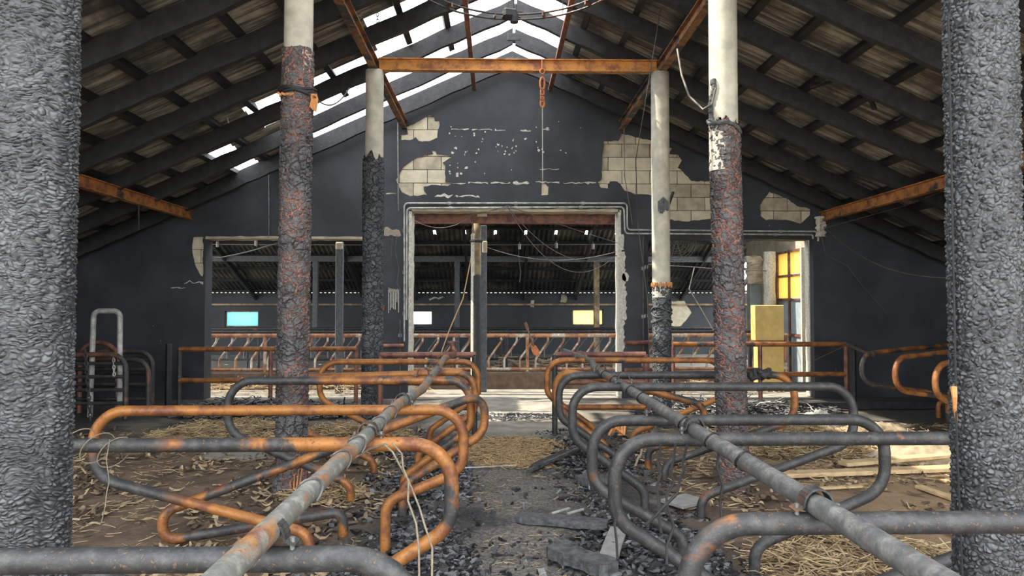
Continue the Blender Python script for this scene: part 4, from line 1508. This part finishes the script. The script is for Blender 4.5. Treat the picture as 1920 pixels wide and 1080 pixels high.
pc = P(1442, 500, 14.6)
o = lumpy('broken_pillar', (pc.x, 14.6, 1.40), (0.20, 0.2, 2.8), 'lime', 3)
tag(o, 'crumbling pale plaster pillar left of the yellow glazed door', 'pillar')
pc = P(1416, 500, 15.4)
o = MB().box((pc.x, 15.4, 1.15), (0.24, 0.06, 2.3)).build('grey_board', 'blue_panel', bevel=0.01)
tag(o, 'pale grey upright board behind the red-cracked pole', 'board')
pc = P(1416, 460, 15.2)
o = lumpy('torn_board', (pc.x - 0.02, 15.2, 2.45), (0.28, 0.12, 0.62), 'cream_block2', 8, amp=0.7)
tag(o, 'torn cream board fragment hanging above the grey board', 'board')
x0c, x1c = P(1416, 650, 13.3).x, P(1471, 650, 13.3).x
cb = thing('feed_cabinet', 'tall yellow metal cabinet beyond the right opening', 'cabinet', ((x0c + x1c) / 2, 13.3, 0))
zt = P(1440, 573, 13.3).z
zm = P(1440, 640, 13.3).z
MB().box(((x0c + x1c) / 2, 13.42, (zt + zm) / 2 + 0.01), (x1c - x0c, 0.22, zt - zm)).build('upper_box', 'yellow', cb, bevel=0.012)
MB().box(((x0c + x1c) / 2 + 0.02, 13.42, zm / 2), (x1c - x0c - 0.05, 0.20, zm)).build('lower_box', 'yellow', cb, bevel=0.012)
MB().box(((x0c + x1c) / 2, 13.42, zm), (x1c - x0c + 0.02, 0.24, 0.02)).build('seam', 'brown_rust', cb)

# spalled patch on the far wall at right
poly = ragged(zp([(470, 890), (590, 885), (650, 990), (620, 1040), (560, 1110), (470, 1110)], 1160, 380, 4.8), 0.01, 0.06, 4)
k_ = FW / WY
poly2 = []
for (a, c) in [(470, 890), (590, 885), (650, 990), (620, 1040), (560, 1110), (470, 1110)]:
    p = P(1160 + a / 4.8, 380 + c / 4.8, FW)
    poly2.append((p.x, p.z))
o = MB().prism(ragged(poly2, 0.015, 0.1, 2), FW - 0.02, FW + 0.01).build('bare_patch', 'cream_block')
tag(o, 'round cream bare patch on the far wall beside the wrinkled pole', 'wall patch')
for (px, py, w_, h_, mt, lab) in [(1075, 599 - 30, 7, 13, 'lime', 'small white chip on the far wall above the feed fence'), (1057, 560, 12, 14, 'mortar', 'tan hanging scrap at the far eave left of the yellow window')]:
    p = P(px - (77 if mt == 'lime' else 0), py, FW - 0.05)
    q = 18.6 / 1000
    o = MB().prism(ragged([(p.x - w_ * q / 2, p.z - h_ * q / 2), (p.x + w_ * q / 2, p.z - h_ * q / 2), (p.x + w_ * q * .4, p.z + h_ * q / 2), (p.x - w_ * q * .4, p.z + h_ * q / 2)], 0.02, 0.06, 3), FW - 0.05, FW - 0.02).build('wall_scrap', mt)
    tag(o, lab, 'scrap')
b = MB().tube([P(805, 562, FW - .03), P(815, 558, FW - .03), P(822, 560, FW - .03), P(831, 556, FW - .03)], 0.035, 6)
o = b.build('hanging_scrap', 'pale_metal', smooth=True)
tag(o, 'crooked pale strip hanging at the far eave above the white window', 'scrap')

# round wire fan guard below the right lintel
fc = P(1268, 452, 12.55)
fg = thing('fan_guard', 'round burnt wire fan guard hanging beside the pale pole', 'fan guard', fc)
for r_ in [0.05 + 0.045 * k for k in range(8)]:
    pts = [fc + Vector((r_ * math.cos(a_), 0.02 * math.sin(3 * a_), r_ * math.sin(a_) * 1.0)) for a_ in [2 * math.pi * k / 36 for k in range(36)]]
    MB().tube(pts, 0.006, 5, closed=True).build('wire_ring', 'wire', fg, smooth=True)
for k in range(10):
    a_ = 2 * math.pi * k / 10
    MB().tube([fc, fc + Vector((0.37 * math.cos(a_), 0.0, 0.37 * math.sin(a_)))], 0.006, 5).build('spoke', 'wire', fg)

# ------------------------------------------------------------------ conduits and wires on the wall
def conduit(label, pxs, off, r=0.016, mat='pale_metal'):
    pts = [P(a, c, WY - off) for a, c in pxs]
    t = thing('conduit', label, 'pipe', pts[0])
    MB().tube(fillet(pts, 0.07, 5), r, 8).build('tube', mat, t, smooth=True)
    for f in (0.2, 0.5, 0.8):
        for a, c in zip(pts, pts[1:]):
            if (a - c).length > 1.2:
                q = a.lerp(c, f)
                MB().box(q + Vector((0, 0.02, 0)), (0.06, 0.05, 0.06)).build('clip', 'grey_metal', t)


conduit('outer metal conduit framing the middle opening and running right', [(758, 640), (758, 381), (1176, 381), (1176, 431), (1534, 434), (1534, 452)], 0.03)
conduit('inner metal conduit framing the middle opening and running right', [(762, 600), (763, 390), (1170, 388), (1172, 438), (1524, 440), (1524, 448)], 0.03)
conduit('black cable pair running down the pier right of the middle opening', [(1212, 440), (1212, 745)], 0.03, 0.012, 'black_wire')
conduit('thin black cable down the right pier beside the cable pair', [(1206, 443), (1206, 745)], 0.03, 0.009, 'wire')
conduit('vertical cable on the pier left of the middle opening', [(750, 600), (750, 745)], 0.03, 0.012, 'wire')
o = MB().box(P(715, 578, WY - 0.05), (0.10, 0.08, 0.12)).build('junction_box', 'chain_orange', bevel=0.012)
tag(o, 'small orange junction box on the pier left of the middle opening', 'box')
cable('cable', 'thin wire running up from the orange junction box', [P(714, 572, WY - .06), P(711, 545, WY - .06), P(718, 500, WY - .06), P(733, 480, WY - .06), P(736, 440, WY - .05)], 0.006)
cable('cable', 'tangled wire looping down the pier above the stub rail', [P(744, 440, WY - .05), P(741, 470, WY - .06), P(748, 505, WY - .07), P(744, 530, WY - .07), P(751, 545, WY - .05)], 0.007)
cable('cable', 'vertical thin rod on the dark wall above the left opening', [P(504, 300, WY - .05), P(504, 445, WY - .05)], 0.008, 'grey_metal')
cable('cable', 'vertical thin rod on the wall left of the cream patches', [P(746, 230, WY - .1), P(747, 395, WY - .05)], 0.012, 'grey_metal')
cable('cable', 'thin wire hanging straight beside the pale right pole', [P(1246, -30, 8.6), P(1212, 180, 9.0), P(1192, 300, 11.0), P(1196, 420, 12.2), P(1214, 560, 12.25), P(1218, 700, 12.25)], 0.007, 'wire')
cable('cable', 'second thin wire crossing the right cream blockwork', [P(1170, 240, 12.2), P(1171, 330, 12.25), P(1186, 420, 12.28)], 0.008, 'wire')
cable('cable', 'sagging wire from door corner to the right pole across black wall', sag(P(1545, 425, 12.1), P(1790, 520, 8.0), 0.25, 16), 0.006, 'wire')
cable('cable', 'straight wire from the door corner up under the right beam', [P(1545, 428, 12.1), P(1700, 385, 10.5), P(1790, 350, 9.0)], 0.006, 'wire')
cable('cable', 'thin wire crossing the black right wall diagonally', [P(1540, 440, 12.25), P(1548, 478, 12.3), P(1590, 500, 12.3), P(1620, 540, 12.3), P(1665, 590, 12.3)], 0.005, 'wire')
pA = P(950, 385, 12.25)
for i, (q, dr, lab) in enumerate([(P(1160, 456, 12.4), 0.02, 'thin wire from the lintel centre straight to the right jamb'), (P(1160, 478, 12.5), 0.45, 'drooping wire loop under the lintel, upper of the loops'), (P(1158, 476, 12.6), 0.7, 'drooping wire loop under the lintel, lowest of the loops')]):
    cable('cable', lab, sag(pA, q, dr, 16), 0.006, 'wire')
cable('cable', 'long slack wire across the middle opening behind the post', sag(P(908, 462, 13.38), P(1163, 470, 12.6), 0.22, 16), 0.007, 'wire')
cable('cable', 'slack wire from the left jamb up to the lintel centre', sag(P(763, 402, 12.6), P(950, 386, 12.3), 0.12, 14), 0.006, 'wire')
cable('cable', 'second slack wire in the upper left corner of the middle opening', sag(P(772, 410, 12.8), P(900, 392, 12.6), 0.25, 14), 0.006, 'wire')
cable('cable', 'long pale rod slanting from the brown post down to the feed fence', [P(886, 470, 13.0), P(868, 560, 13.3), P(842, 620, 13.6), P(826, 665, 13.75)], 0.011, 'plank')
cable('cable', 'thin crooked wire hanging from the cable in the middle opening', [P(974, 456, CY), P(972, 480, CY), P(976, 510, CY), P(974, 530, CY)], 0.014, 'wire')
cable('cable', 'bright slack wire pair in the left opening', sag(P(388, 487, 12.6), P(545, 446, 12.6), 0.05, 10), 0.012, 'grey_metal')
cable('cable', 'thin angled wire hanging in the right opening', [P(1302, 501, 13.25), P(1292, 542, 13.3), P(1312, 575, 13.4), P(1345, 632, 13.85)], 0.009, 'pale_metal')
cable('cable', 'straight thin wire across the upper right opening', [P(1214, 496, 12.6), P(1302, 501, 13.25), P(1352, 505, 13.7), P(1438, 508, 14.55)], 0.010, 'wire')
cable('cable', 'thin bracing wire slanting left at the right gate', [P(1586, 648, 11.5), P(1528, 675, 11.5)], 0.006, 'wire')
o = MB().bar(P(426, 220, 10.0), P(434, 262, 10.0), 0.03, 0.012).build('hanging_strip', 'pale_metal')
tag(o, 'short pale metal strip dangling under the left roof slope', 'strip')
o = MB().tube([P(260, 385, 10.2), P(260, 430, 10.2)], 0.012, 6).build('hanging_rod', 'black_wood')
tag(o, 'short dark rod hanging below the left orange beam', 'rod')
b = lumpy('plaster_lump', (P(1538, 425, 12.28).x, 12.28, P(1538, 425, 12.28).z), (0.13, 0.1, 0.36), 'lime', 5, amp=0.8)
tag(b, 'broken pale plaster lump at the top right corner of the right opening', 'plaster')

# ------------------------------------------------------------------ debris
def grain_field(name, N, place, size, mat, label, cat, seed, kind='stick', lift=0.012):
    """thousands of loose bits in one mesh"""
    r = np.random.default_rng(seed)
    V, F = [], []
    for i in range(N):
        pos = place(r)
        if pos is None:
            continue
        x, y, z = pos
        o = len(V)
        if kind == 'stick':
            L, w = size(r)
            a = r.uniform(0, math.pi * 2)
            pit = r.normal(0, 0.22)
            bend = r.normal(0, 0.25)
            d = np.array([math.cos(a) * math.cos(pit), math.sin(a) * math.cos(pit), math.sin(pit)])
            d2 = np.array([math.cos(a + bend), math.sin(a + bend), math.sin(pit) * 0.3])
            s_ = np.array([-math.sin(a), math.cos(a), 0.0])
            c = np.array([x, y, z + lift + abs(math.sin(pit)) * L / 2])
            p0, p1, p2 = c - d * L / 2, c, c + d2 * L / 2
            up = np.array([0, 0, w])
            for p in (p0, p1, p2):
                V += [tuple(p - s_ * w), tuple(p + s_ * w), tuple(p + up)]
            for k in (0, 3):
                F += [(o + k, o + k + 1, o + k + 4, o + k + 3), (o + k + 1, o + k + 2, o + k + 5, o + k + 4), (o + k + 2, o + k, o + k + 3, o + k + 5)]
        elif kind == 'husk':
            L, w = size(r)
            a = r.uniform(0, math.pi * 2)
            d = np.array([math.cos(a), math.sin(a), 0])
            s_ = np.array([-math.sin(a), math.cos(a), 0])
            curl = r.uniform(-0.5, 0.9)
            tw = r.uniform(-0.9, 0.9)
            for k in range(4):
                f = k / 3
                ww = w * (0.35 + 0.65 * math.sin(math.pi * (0.15 + 0.75 * f)))
                c = np.array([x, y, z + lift]) + d * (f - 0.5) * L + np.array([0, 0, L * curl * 0.35 * (f - 0.5) ** 2 * 4 + 0.008])
                tz = tw * (f - .3)
                sv_ = s_ * math.cos(tz) + np.array([0, 0, math.sin(tz)])
                V += [tuple(c - sv_ * ww), tuple(c + np.array([0, 0, ww * .35])), tuple(c + sv_ * ww)]
            for k in range(3):
                F += [(o + 3 * k, o + 3 * k + 1, o + 3 * k + 4, o + 3 * k + 3), (o + 3 * k + 1, o + 3 * k + 2, o + 3 * k + 5, o + 3 * k + 4)]
        else:
            sx, sy, sz = size(r)
            a = r.uniform(0, math.pi * 2)
            ca, sa = math.cos(a), math.sin(a)
            tilt = r.normal(0, 0.35)
            for dx in (-1, 1):
                for dy in (-1, 1):
                    for dz in (-1, 1):
                        lx = dx * sx * r.uniform(0.55, 1.1)
                        ly = dy * sy * r.uniform(0.55, 1.1)
                        lz = dz * sz * r.uniform(0.6, 1.1) + lx * math.sin(tilt)
                        V.append((x + lx * ca - ly * sa, y + lx * sa + ly * ca, z + sz * 0.7 + lz))
            F += [tuple(o + k for k in q) for q in [(0, 1, 3, 2), (4, 6, 7, 5), (0, 4, 5, 1), (2, 3, 7, 6), (0, 2, 6, 4), (1, 5, 7, 3)]]
    me = bpy.data.meshes.new(name)
    me.from_pydata(V, [], F)
    me.materials.append(M[mat])
    ob = link(name, me)
    return tag(ob, label, cat, kind='stuff')


def uni(x0, x1, y0, y1, zf=None, ok=None):
    def f(r):
        x, y = r.uniform(x0, x1), r.uniform(y0, y1)
        if ok and not ok(x, y, r):
            return None
        return x, y, (zf(x, y) if zf else 0.0)
    return f


def clump(x, y, r, s=1.5, th=-0.1, q=3.0):
    return noise.fractal(Vector((x * s, y * s, q)), 0.8, 2, 3) > th + r.normal(0, 0.15)


grain_field('charcoal_bits', 18000, uni(-1.25, 1.6, 1.2, 9.2, None, lambda x, y, r: (abs(x - 0.17) > 0.25 + 0.5 * r.random() or y < 6.2 and r.random() < .35) and clump(x, y, r, 1.6, -0.15)),
            lambda r: (r.exponential(0.011) + 0.005, r.exponential(0.007) + 0.004, r.exponential(0.004) + 0.003), 'coal', 'loose black charcoal bits and ash covering the centre passage', 'charcoal', 1, 'chunk')
grain_field('charcoal_chunks', 420, uni(-1.15, 1.55, 1.6, 8.8, None, lambda x, y, r: 0.5 < abs(x - 0.17) < 1.3),
            lambda r: (r.uniform(0.02, 0.07), r.uniform(0.012, 0.03), r.uniform(0.008, 0.022)), 'coal', 'larger burnt wood chunks heaped along both passage edges', 'charcoal', 2, 'chunk')
grain_field('hay_mat', 3600, uni(-0.42, 0.85, 6.9, 8.7, None, lambda x, y, r: ((x - 0.21) / 0.62) ** 2 + ((y - 7.75) / 0.85) ** 2 < 1 + r.normal(0, .12)),
            lambda r: (r.uniform(0.05, 0.13), 0.0035), 'hay', 'flat golden brown hay patch on the centre passage', 'hay', 3)
grain_field('passage_straw', 1500, uni(-0.6, 1.0, 1.3, 7.0, None, lambda x, y, r: clump(x, y, r, 2.0, 0.05, 8)),
            lambda r: (r.uniform(0.03, 0.09), 0.002), 'straw', 'thin straw stalks scattered over the charred passage', 'straw', 4)
grain_field('stall_husks', 4800, uni(-5.2, -0.9, 2.6, 9.2, None, lambda x, y, r: clump(x, y, r, 1.3, -0.05, 5)),
            lambda r: (r.uniform(0.05, 0.17), r.uniform(0.007, 0.028)), 'husk', 'dry maize husks strewn over the left stall floor', 'husks', 5, 'husk')
grain_field('stall_straw', 4200, uni(-4.8, -0.9, 2.6, 9.4, None, lambda x, y, r: clump(x, y, r, 1.1, 0.0, 6)),
            lambda r: (r.uniform(0.03, 0.11), 0.0028), 'straw', 'loose straw strewn over the left stall floor', 'straw', 6)
grain_field('stall_straw', 7000, uni(1.5, 6.2, 2.3, 9.4, None, lambda x, y, r: clump(x, y, r, 1.1, 0.0, 12)),
            lambda r: (r.uniform(0.05, 0.16), 0.003), 'straw', 'loose straw strewn over the right stall floor', 'straw', 7)
grain_field('stall_husks', 3200, uni(1.5, 6.0, 2.3, 9.2, None, lambda x, y, r: clump(x, y, r, 1.3, 0.0, 15)),
            lambda r: (r.uniform(0.05, 0.16), r.uniform(0.007, 0.028)), 'husk', 'dry maize husks strewn over the right stall floor', 'husks', 8, 'husk')


def heap(name, cx, cy, rx, ry, h, N, label, seed, mat='straw', lw=(0.08, 0.22, 0.004)):
    def zf(x, y):
        d = ((x - cx) / rx) ** 2 + ((y - cy) / ry) ** 2
        return max(0, h * (1 - d) * (0.75 + 0.5 * noise.noise(Vector((x * 3, y * 3, seed)))))

    def pl(r):
        a, q = r.uniform(0, 2 * math.pi), math.sqrt(r.uniform(0, 1))
        x, y = cx + rx * q * math.cos(a), cy + ry * q * math.sin(a)
        return x, y, zf(x, y) * (1 - 0.35 * r.random() ** 2)
    grain_field(name, N, pl, lambda r: (r.uniform(lw[0], lw[1]), lw[2]), mat, label, 'straw', seed)


def coal_bank(cx, cy, rx, ry, h, N, label, seed, sz=1.0):
    def pl(r):
        a, q = r.uniform(0, 2 * math.pi), math.sqrt(r.uniform(0, 1))
        x, y = cx + rx * q * math.cos(a), cy + ry * q * math.sin(a)
        z = h * (1 - q * q) * max(0.0, 0.55 + 0.9 * noise.noise(Vector((x * 4.5, y * 3.5, seed))))
        return x, y, z * r.uniform(0.4, 1.0)
    grain_field('charcoal_bank', N, pl, lambda r: (sz * r.uniform(0.010, 0.045), sz * r.uniform(0.008, 0.024), sz * r.uniform(0.003, 0.010)), 'coal', label, 'charcoal', seed, 'chunk')


coal_bank(-0.55, 3.7, 0.50, 1.5, 0.13, 4200, 'heap of shiny charcoal flakes along the left passage edge', 41)
coal_bank(-0.62, 6.3, 0.40, 1.4, 0.10, 2200, 'charcoal flakes on the left side of the hay patch', 42)
coal_bank(1.00, 4.2, 0.45, 1.7, 0.11, 3200, 'heap of charcoal flakes along the right passage edge', 43)
coal_bank(0.98, 7.4, 0.42, 1.2, 0.10, 1800, 'charcoal flakes on the right side of the hay patch', 44)
coal_bank(0.25, 2.5, 0.75, 0.9, 0.05, 1800, 'charcoal flakes scattered before the nearest boards', 45, 0.7)
heap('straw_heap', -1.75, 8.3, 0.75, 0.8, 0.22, 2600, 'tan straw heap in front of the far left pole', 21)
heap('straw_heap', -3.3, 8.8, 1.0, 0.7, 0.20, 2400, 'tan straw heap left of the middle left pole', 22)
heap('straw_heap', 3.7, 8.0, 1.3, 0.75, 0.22, 3400, 'pale straw heap behind the planks on the right', 23)
heap('straw_heap', 2.3, 4.3, 0.7, 0.6, 0.08, 1200, 'small tan straw tuft under the third right divider', 24)
heap('straw_heap', -1.5, 6.0, 0.35, 0.3, 0.10, 700, 'small straw tuft at the foot of the middle left pole', 25)
heap('fodder_litter', -3.6, 13.3, 2.4, 0.5, 0.35, 1600, 'pale fodder litter behind the left gate', 26)
heap('fodder_litter', 1.0, 15.2, 4.0, 0.8, 0.55, 1800, 'dark fodder litter beyond the middle feed fence', 27, 'husk', (0.1, 0.3, 0.012))
heap('fodder_litter', 4.0, 13.3, 1.5, 0.45, 0.2, 900, 'pale fodder litter behind the right gate', 28)
heap('burnt_litter', -3.4, 10.6, 1.6, 0.7, 0.18, 1500, 'dark burnt litter before the left gate', 29, 'coal', (0.1, 0.35, 0.010))
heap('burnt_litter', 3.6, 10.6, 1.6, 0.7, 0.15, 1300, 'dark burnt litter before the right gate', 30, 'coal', (0.1, 0.35, 0.010))
heap('burnt_litter', 0.2, 10.1, 0.9, 0.30, 0.05, 700, 'thin dark ash streak across the concrete passage', 31, 'coal', (0.03, 0.12, 0.006))


def board(label, a, b_, w, h, mat, cat='board', name='board', z=None, bev=0.004, rough=0.0):
    a, b_ = Vector(a), Vector(b_)
    if rough:
        n_ = 14
        d = (b_ - a)
        s_ = d.cross(Vector((0, 0, 1))).normalized()
        V, F = [], []
        r = random.Random(len(label))
        for i in range(n_ + 1):
            c = a.lerp(b_, i / n_)
            w2 = w * (1 - 0.35 * (i in (0, n_))) * (1 + r.uniform(-rough, rough))
            for sx, sz in ((-1, -1), (1, -1), (1, 1), (-1, 1)):
                V.append(c + s_ * sx * w2 / 2 + Vector((0, 0, sz * h / 2 * (1 + r.uniform(-rough, rough)))))
        for i in range(n_):
            for k in range(4):
                l = (k + 1) % 4
                F.append((i * 4 + k, i * 4 + l, i * 4 + 4 + l, i * 4 + 4 + k))
        F += [(3, 2, 1, 0), tuple(n_ * 4 + k for k in range(4))]
        o = MB().add(V, F).build(name, mat)
    else:
        o = MB().bar(a, b_, w, h).build(name, mat, bevel=bev)
    return tag(o, label, cat)


def gz(px, py, z):
    p = G(px, py)
    p.z = z
    return p


board('charred grey board lying across the passage near the camera', gz(968, 982, 0.05), gz(1140, 1000, 0.06), 0.13, 0.05, 'black_wood2', rough=0.12)
board('charred thick board end at the bottom of the passage', gz(1036, 1048, 0.06), gz(1150, 1090, 0.07), 0.16, 0.07, 'black_wood2', rough=0.1)
board('pale grey board slanting beside the charred board end', gz(1160, 1008, 0.06), gz(1138, 1075, 0.07), 0.12, 0.03, 'grey_plank')
board('long burnt stick lying across the passage behind the hay edge', gz(985, 893, 0.04), gz(1112, 846, 0.10), 0.035, 0.03, 'black_wood2', rough=0.1)
board('thick charred lath next to the long burnt stick', gz(1000, 886, 0.05), gz(1062, 856, 0.05), 0.09, 0.04, 'black_wood', rough=0.15)
board('small charred block standing out in the passage right side', gz(1097, 915, 0.05), gz(1126, 908, 0.06), 0.26, 0.07, 'black_wood2', rough=0.1)
board('flat grey slab beneath the right neck rail', gz(1262, 945, 0.05), gz(1305, 958, 0.05), 0.30, 0.03, 'grey_plank')
board('thin white stick lying before the hay patch', gz(848, 884, 0.03), gz(968, 878, 0.03), 0.014, 0.012, 'pale_metal', bev=0.002)
board('thin pale wire stick by the left end post', gz(870, 832, 0.04), gz(905, 824, 0.08), 0.014, 0.012, 'pale_metal', bev=0.002)
board('short white stick near the charred grey board', gz(1036, 980, 0.07), gz(1068, 970, 0.07), 0.018, 0.014, 'pale_metal', bev=0.002)
board('second short white stick near the charred grey board', gz(1064, 981, 0.07), gz(1094, 972, 0.07), 0.018, 0.014, 'pale_metal', bev=0.002)
board('pale plank lying on the right floor, lower of the pair', gz(1468, 898, 0.04), gz(1830, 886, 0.05), 0.14, 0.04, 'plank')
board('pale plank lying on the right floor, upper of the pair', gz(1580, 884, 0.075), gz(1840, 864, 0.09), 0.13, 0.035, 'plank')
board('short pale lath pointing at the right pole base', gz(1722, 918, 0.03), gz(1815, 952, 0.03), 0.07, 0.03, 'plank')
board('thin pale lath on the right floor before the planks', gz(1520, 923, 0.03), gz(1615, 918, 0.03), 0.05, 0.02, 'plank')
board('pale broken lath beside the red-cracked pole base', gz(1318, 798, 0.06), gz(1362, 808, 0.05), 0.16, 0.04, 'lime')
board('long charred pole lying behind the right stalls', gz(1420, 770, 0.06), gz(1760, 768, 0.08), 0.10, 0.10, 'black_wood', rough=0.1)
board('pale strip of concrete debris left of the middle left pole', gz(385, 858, 0.02), gz(505, 856, 0.02), 0.30, 0.03, 'concrete', rough=0.2)


def film(label, c, rx, ry, h, seed, mat='plastic'):
    V, F = [], []
    n_ = 34
    for j in range(n_ + 1):
        for i in range(n_ + 1):
            u, v = i / n_ * 2 - 1, j / n_ * 2 - 1
            rr = math.sqrt(u * u + v * v) + 0.001
            k = max(abs(u), abs(v)) / rr
            x, y = u * k, v * k
            d = min(1, math.sqrt(x * x + y * y))
            m_ = noise.ridged_multi_fractal(Vector((x * 1.6 + seed, y * 1.6, seed)), 0.8, 2.1, 4, 1.0, 2.0)
            edge = 1 + 0.25 * noise.noise(Vector((math.atan2(y, x) * 1.5, seed, 0)))
            V.append((c.x + x * rx * edge, c.y + y * ry * edge, c.z + 0.01 + (1 - d * d) * h * (0.25 + 0.45 * m_)))
    for j in range(n_):
        for i in range(n_):
            a = j * (n_ + 1) + i
            F.append((a, a + 1, a + n_ + 2, a + n_ + 1))
    o = MB().add(V, F).build('plastic_film', mat, smooth=True)
    mod = o.modifiers.new('thickness', 'SOLIDIFY')
    mod.thickness = 0.004
    tag(o, label, 'plastic film')


p = gz(1735, 862, 0)
film('large crumpled dirty white film heap beside the right pole', p, 0.62, 0.32, 0.22, 3.0)
p = gz(1535, 800, 0)
film('small crumpled white film scrap behind the third right divider', p, 0.30, 0.25, 0.22, 7.0, 'lime')
p = gz(1640, 812, 0)
film('low torn white film sheet between the straw and the dark pole', p, 0.55, 0.25, 0.14, 11.0)

# twine and burnt wires hanging from the neck rails
def twine(label, pts, r, mat, cat='twine', wob=0.012, seed=0):
    rr = random.Random(seed)
    pp = densify([Vector(q) for q in pts], 0.06)
    pp = [pp[0]] + [q + Vector((rr.uniform(-wob, wob), rr.uniform(-wob, wob), rr.uniform(-wob, wob) * .4)) for q in pp[1:-1]] + [pp[-1]]
    o = MB().tube(pp, r, 6).build('twine' if cat == 'twine' else 'wire', mat, smooth=True)
    tag(o, label, cat)


Yt = 3.0
twine('left twine strand hanging from the left neck rail to the ground', [P(722, 835, Yt), P(740, 850, Yt - .05), P(752, 872, Yt - .1), P(764, 900, Yt - .2), P(770, 940, Yt - .3), P(778, 980, Yt - .35), P(783, 1030, Yt - .4), P(786, 1085, Yt - .45)], 0.004, 'twine', seed=1)
twine('right twine strand hanging from the left neck rail to the ground', [P(735, 830, Yt), P(748, 850, Yt - .05), P(760, 880, Yt - .15), P(770, 915, Yt - .2), P(785, 950, Yt - .3), P(797, 985, Yt - .35), P(804, 1030, Yt - .4), P(810, 1085, Yt - .45)], 0.004, 'twine', seed=2)
twine('twine wound along the pipe toward the left', [P(725, 832, 3.1), P(695, 842, 3.15), P(662, 858, 3.2), P(640, 880, 3.2)], 0.005, 'twine', seed=3)
twine('thin twine hanging down from the right neck rail loop', [P(1206, 748, 5.0), P(1226, 755, 4.9), P(1238, 770, 4.7), P(1228, 800, 4.4), P(1205, 840, 3.9), P(1192, 872, 3.6)], 0.006, 'twine', wob=0.004, seed=4)
for i, (pts, lab) in enumerate([
    ([P(1238, 826, 3.4), P(1236, 890, 3.2), P(1228, 940, 3.1), P(1240, 1000, 3.0)], 'black burnt wire hanging leftmost under the right neck rail'),
    ([P(1268, 826, 3.4), P(1262, 880, 3.2), P(1255, 930, 3.1), P(1262, 985, 3.0), P(1250, 1060, 2.9)], 'black burnt wire hanging second under the right neck rail'),
    ([P(1290, 826, 3.4), P(1278, 900, 3.1), P(1250, 950, 3.0), P(1210, 985, 2.9)], 'black burnt wire slanting left under the right neck rail'),
    ([P(1150, 892, 3.4), P(1152, 960, 3.3), P(1160, 1010, 3.2), P(1158, 1050, 3.1)], 'thin black wire hanging before the second right divider'),
    ([P(1350, 842, 3.0), P(1348, 940, 3.0), P(1352, 1000, 2.9)], 'thin brown wire hanging from the right neck rail near the clamp')]):
    twine(lab, pts, 0.0065, 'black_wire', 'wire', 0.014, 10 + i)
# wire rings round the second left divider end
zz = top_z(832, 3.32)
for i, px in enumerate((146, 178, 206)):
    c = P(px, 832, 3.32)
    pts = [c + Vector((0.05 * math.cos(a_) + 0.03 * math.sin(a_) + .012 * i, 0.045 * math.cos(a_), 0.07 * math.sin(a_) - .02 * i)) for a_ in [2 * math.pi * k / 20 for k in range(20)]]
    o = MB().tube(pts, 0.0025, 5, closed=True).build('wire_loop', 'twine', smooth=True)
    tag(o, ['thin pale wire loop on the second left divider, nearest the pole', 'thin pale wire loop on the second left divider, middle one', 'thin pale wire loop on the second left divider, farthest from the pole'][i], 'wire', 'wire loops on the left divider')
twine('thin pale wire dangling from the loops beside the left pole', [P(206, 824, 3.3), P(200, 860, 3.22), P(205, 900, 3.2), P(190, 980, 3.1)], 0.0022, 'twine', 'wire', 0.01, 30)
# burnt curl on the right stalls
b = MB()
for k in range(6):
    b.tube([P(1142 + 6 * k, 815 - 4 * k, 5.3), P(1150 + 4 * k, 800 + 3 * k, 5.25), P(1160, 790 + 5 * k, 5.3)], 0.010, 6)
o = b.build('burnt_strap', 'orange_wood', smooth=True)
tag(o, 'twisted orange burnt strap tangled in the fourth right divider', 'strap')
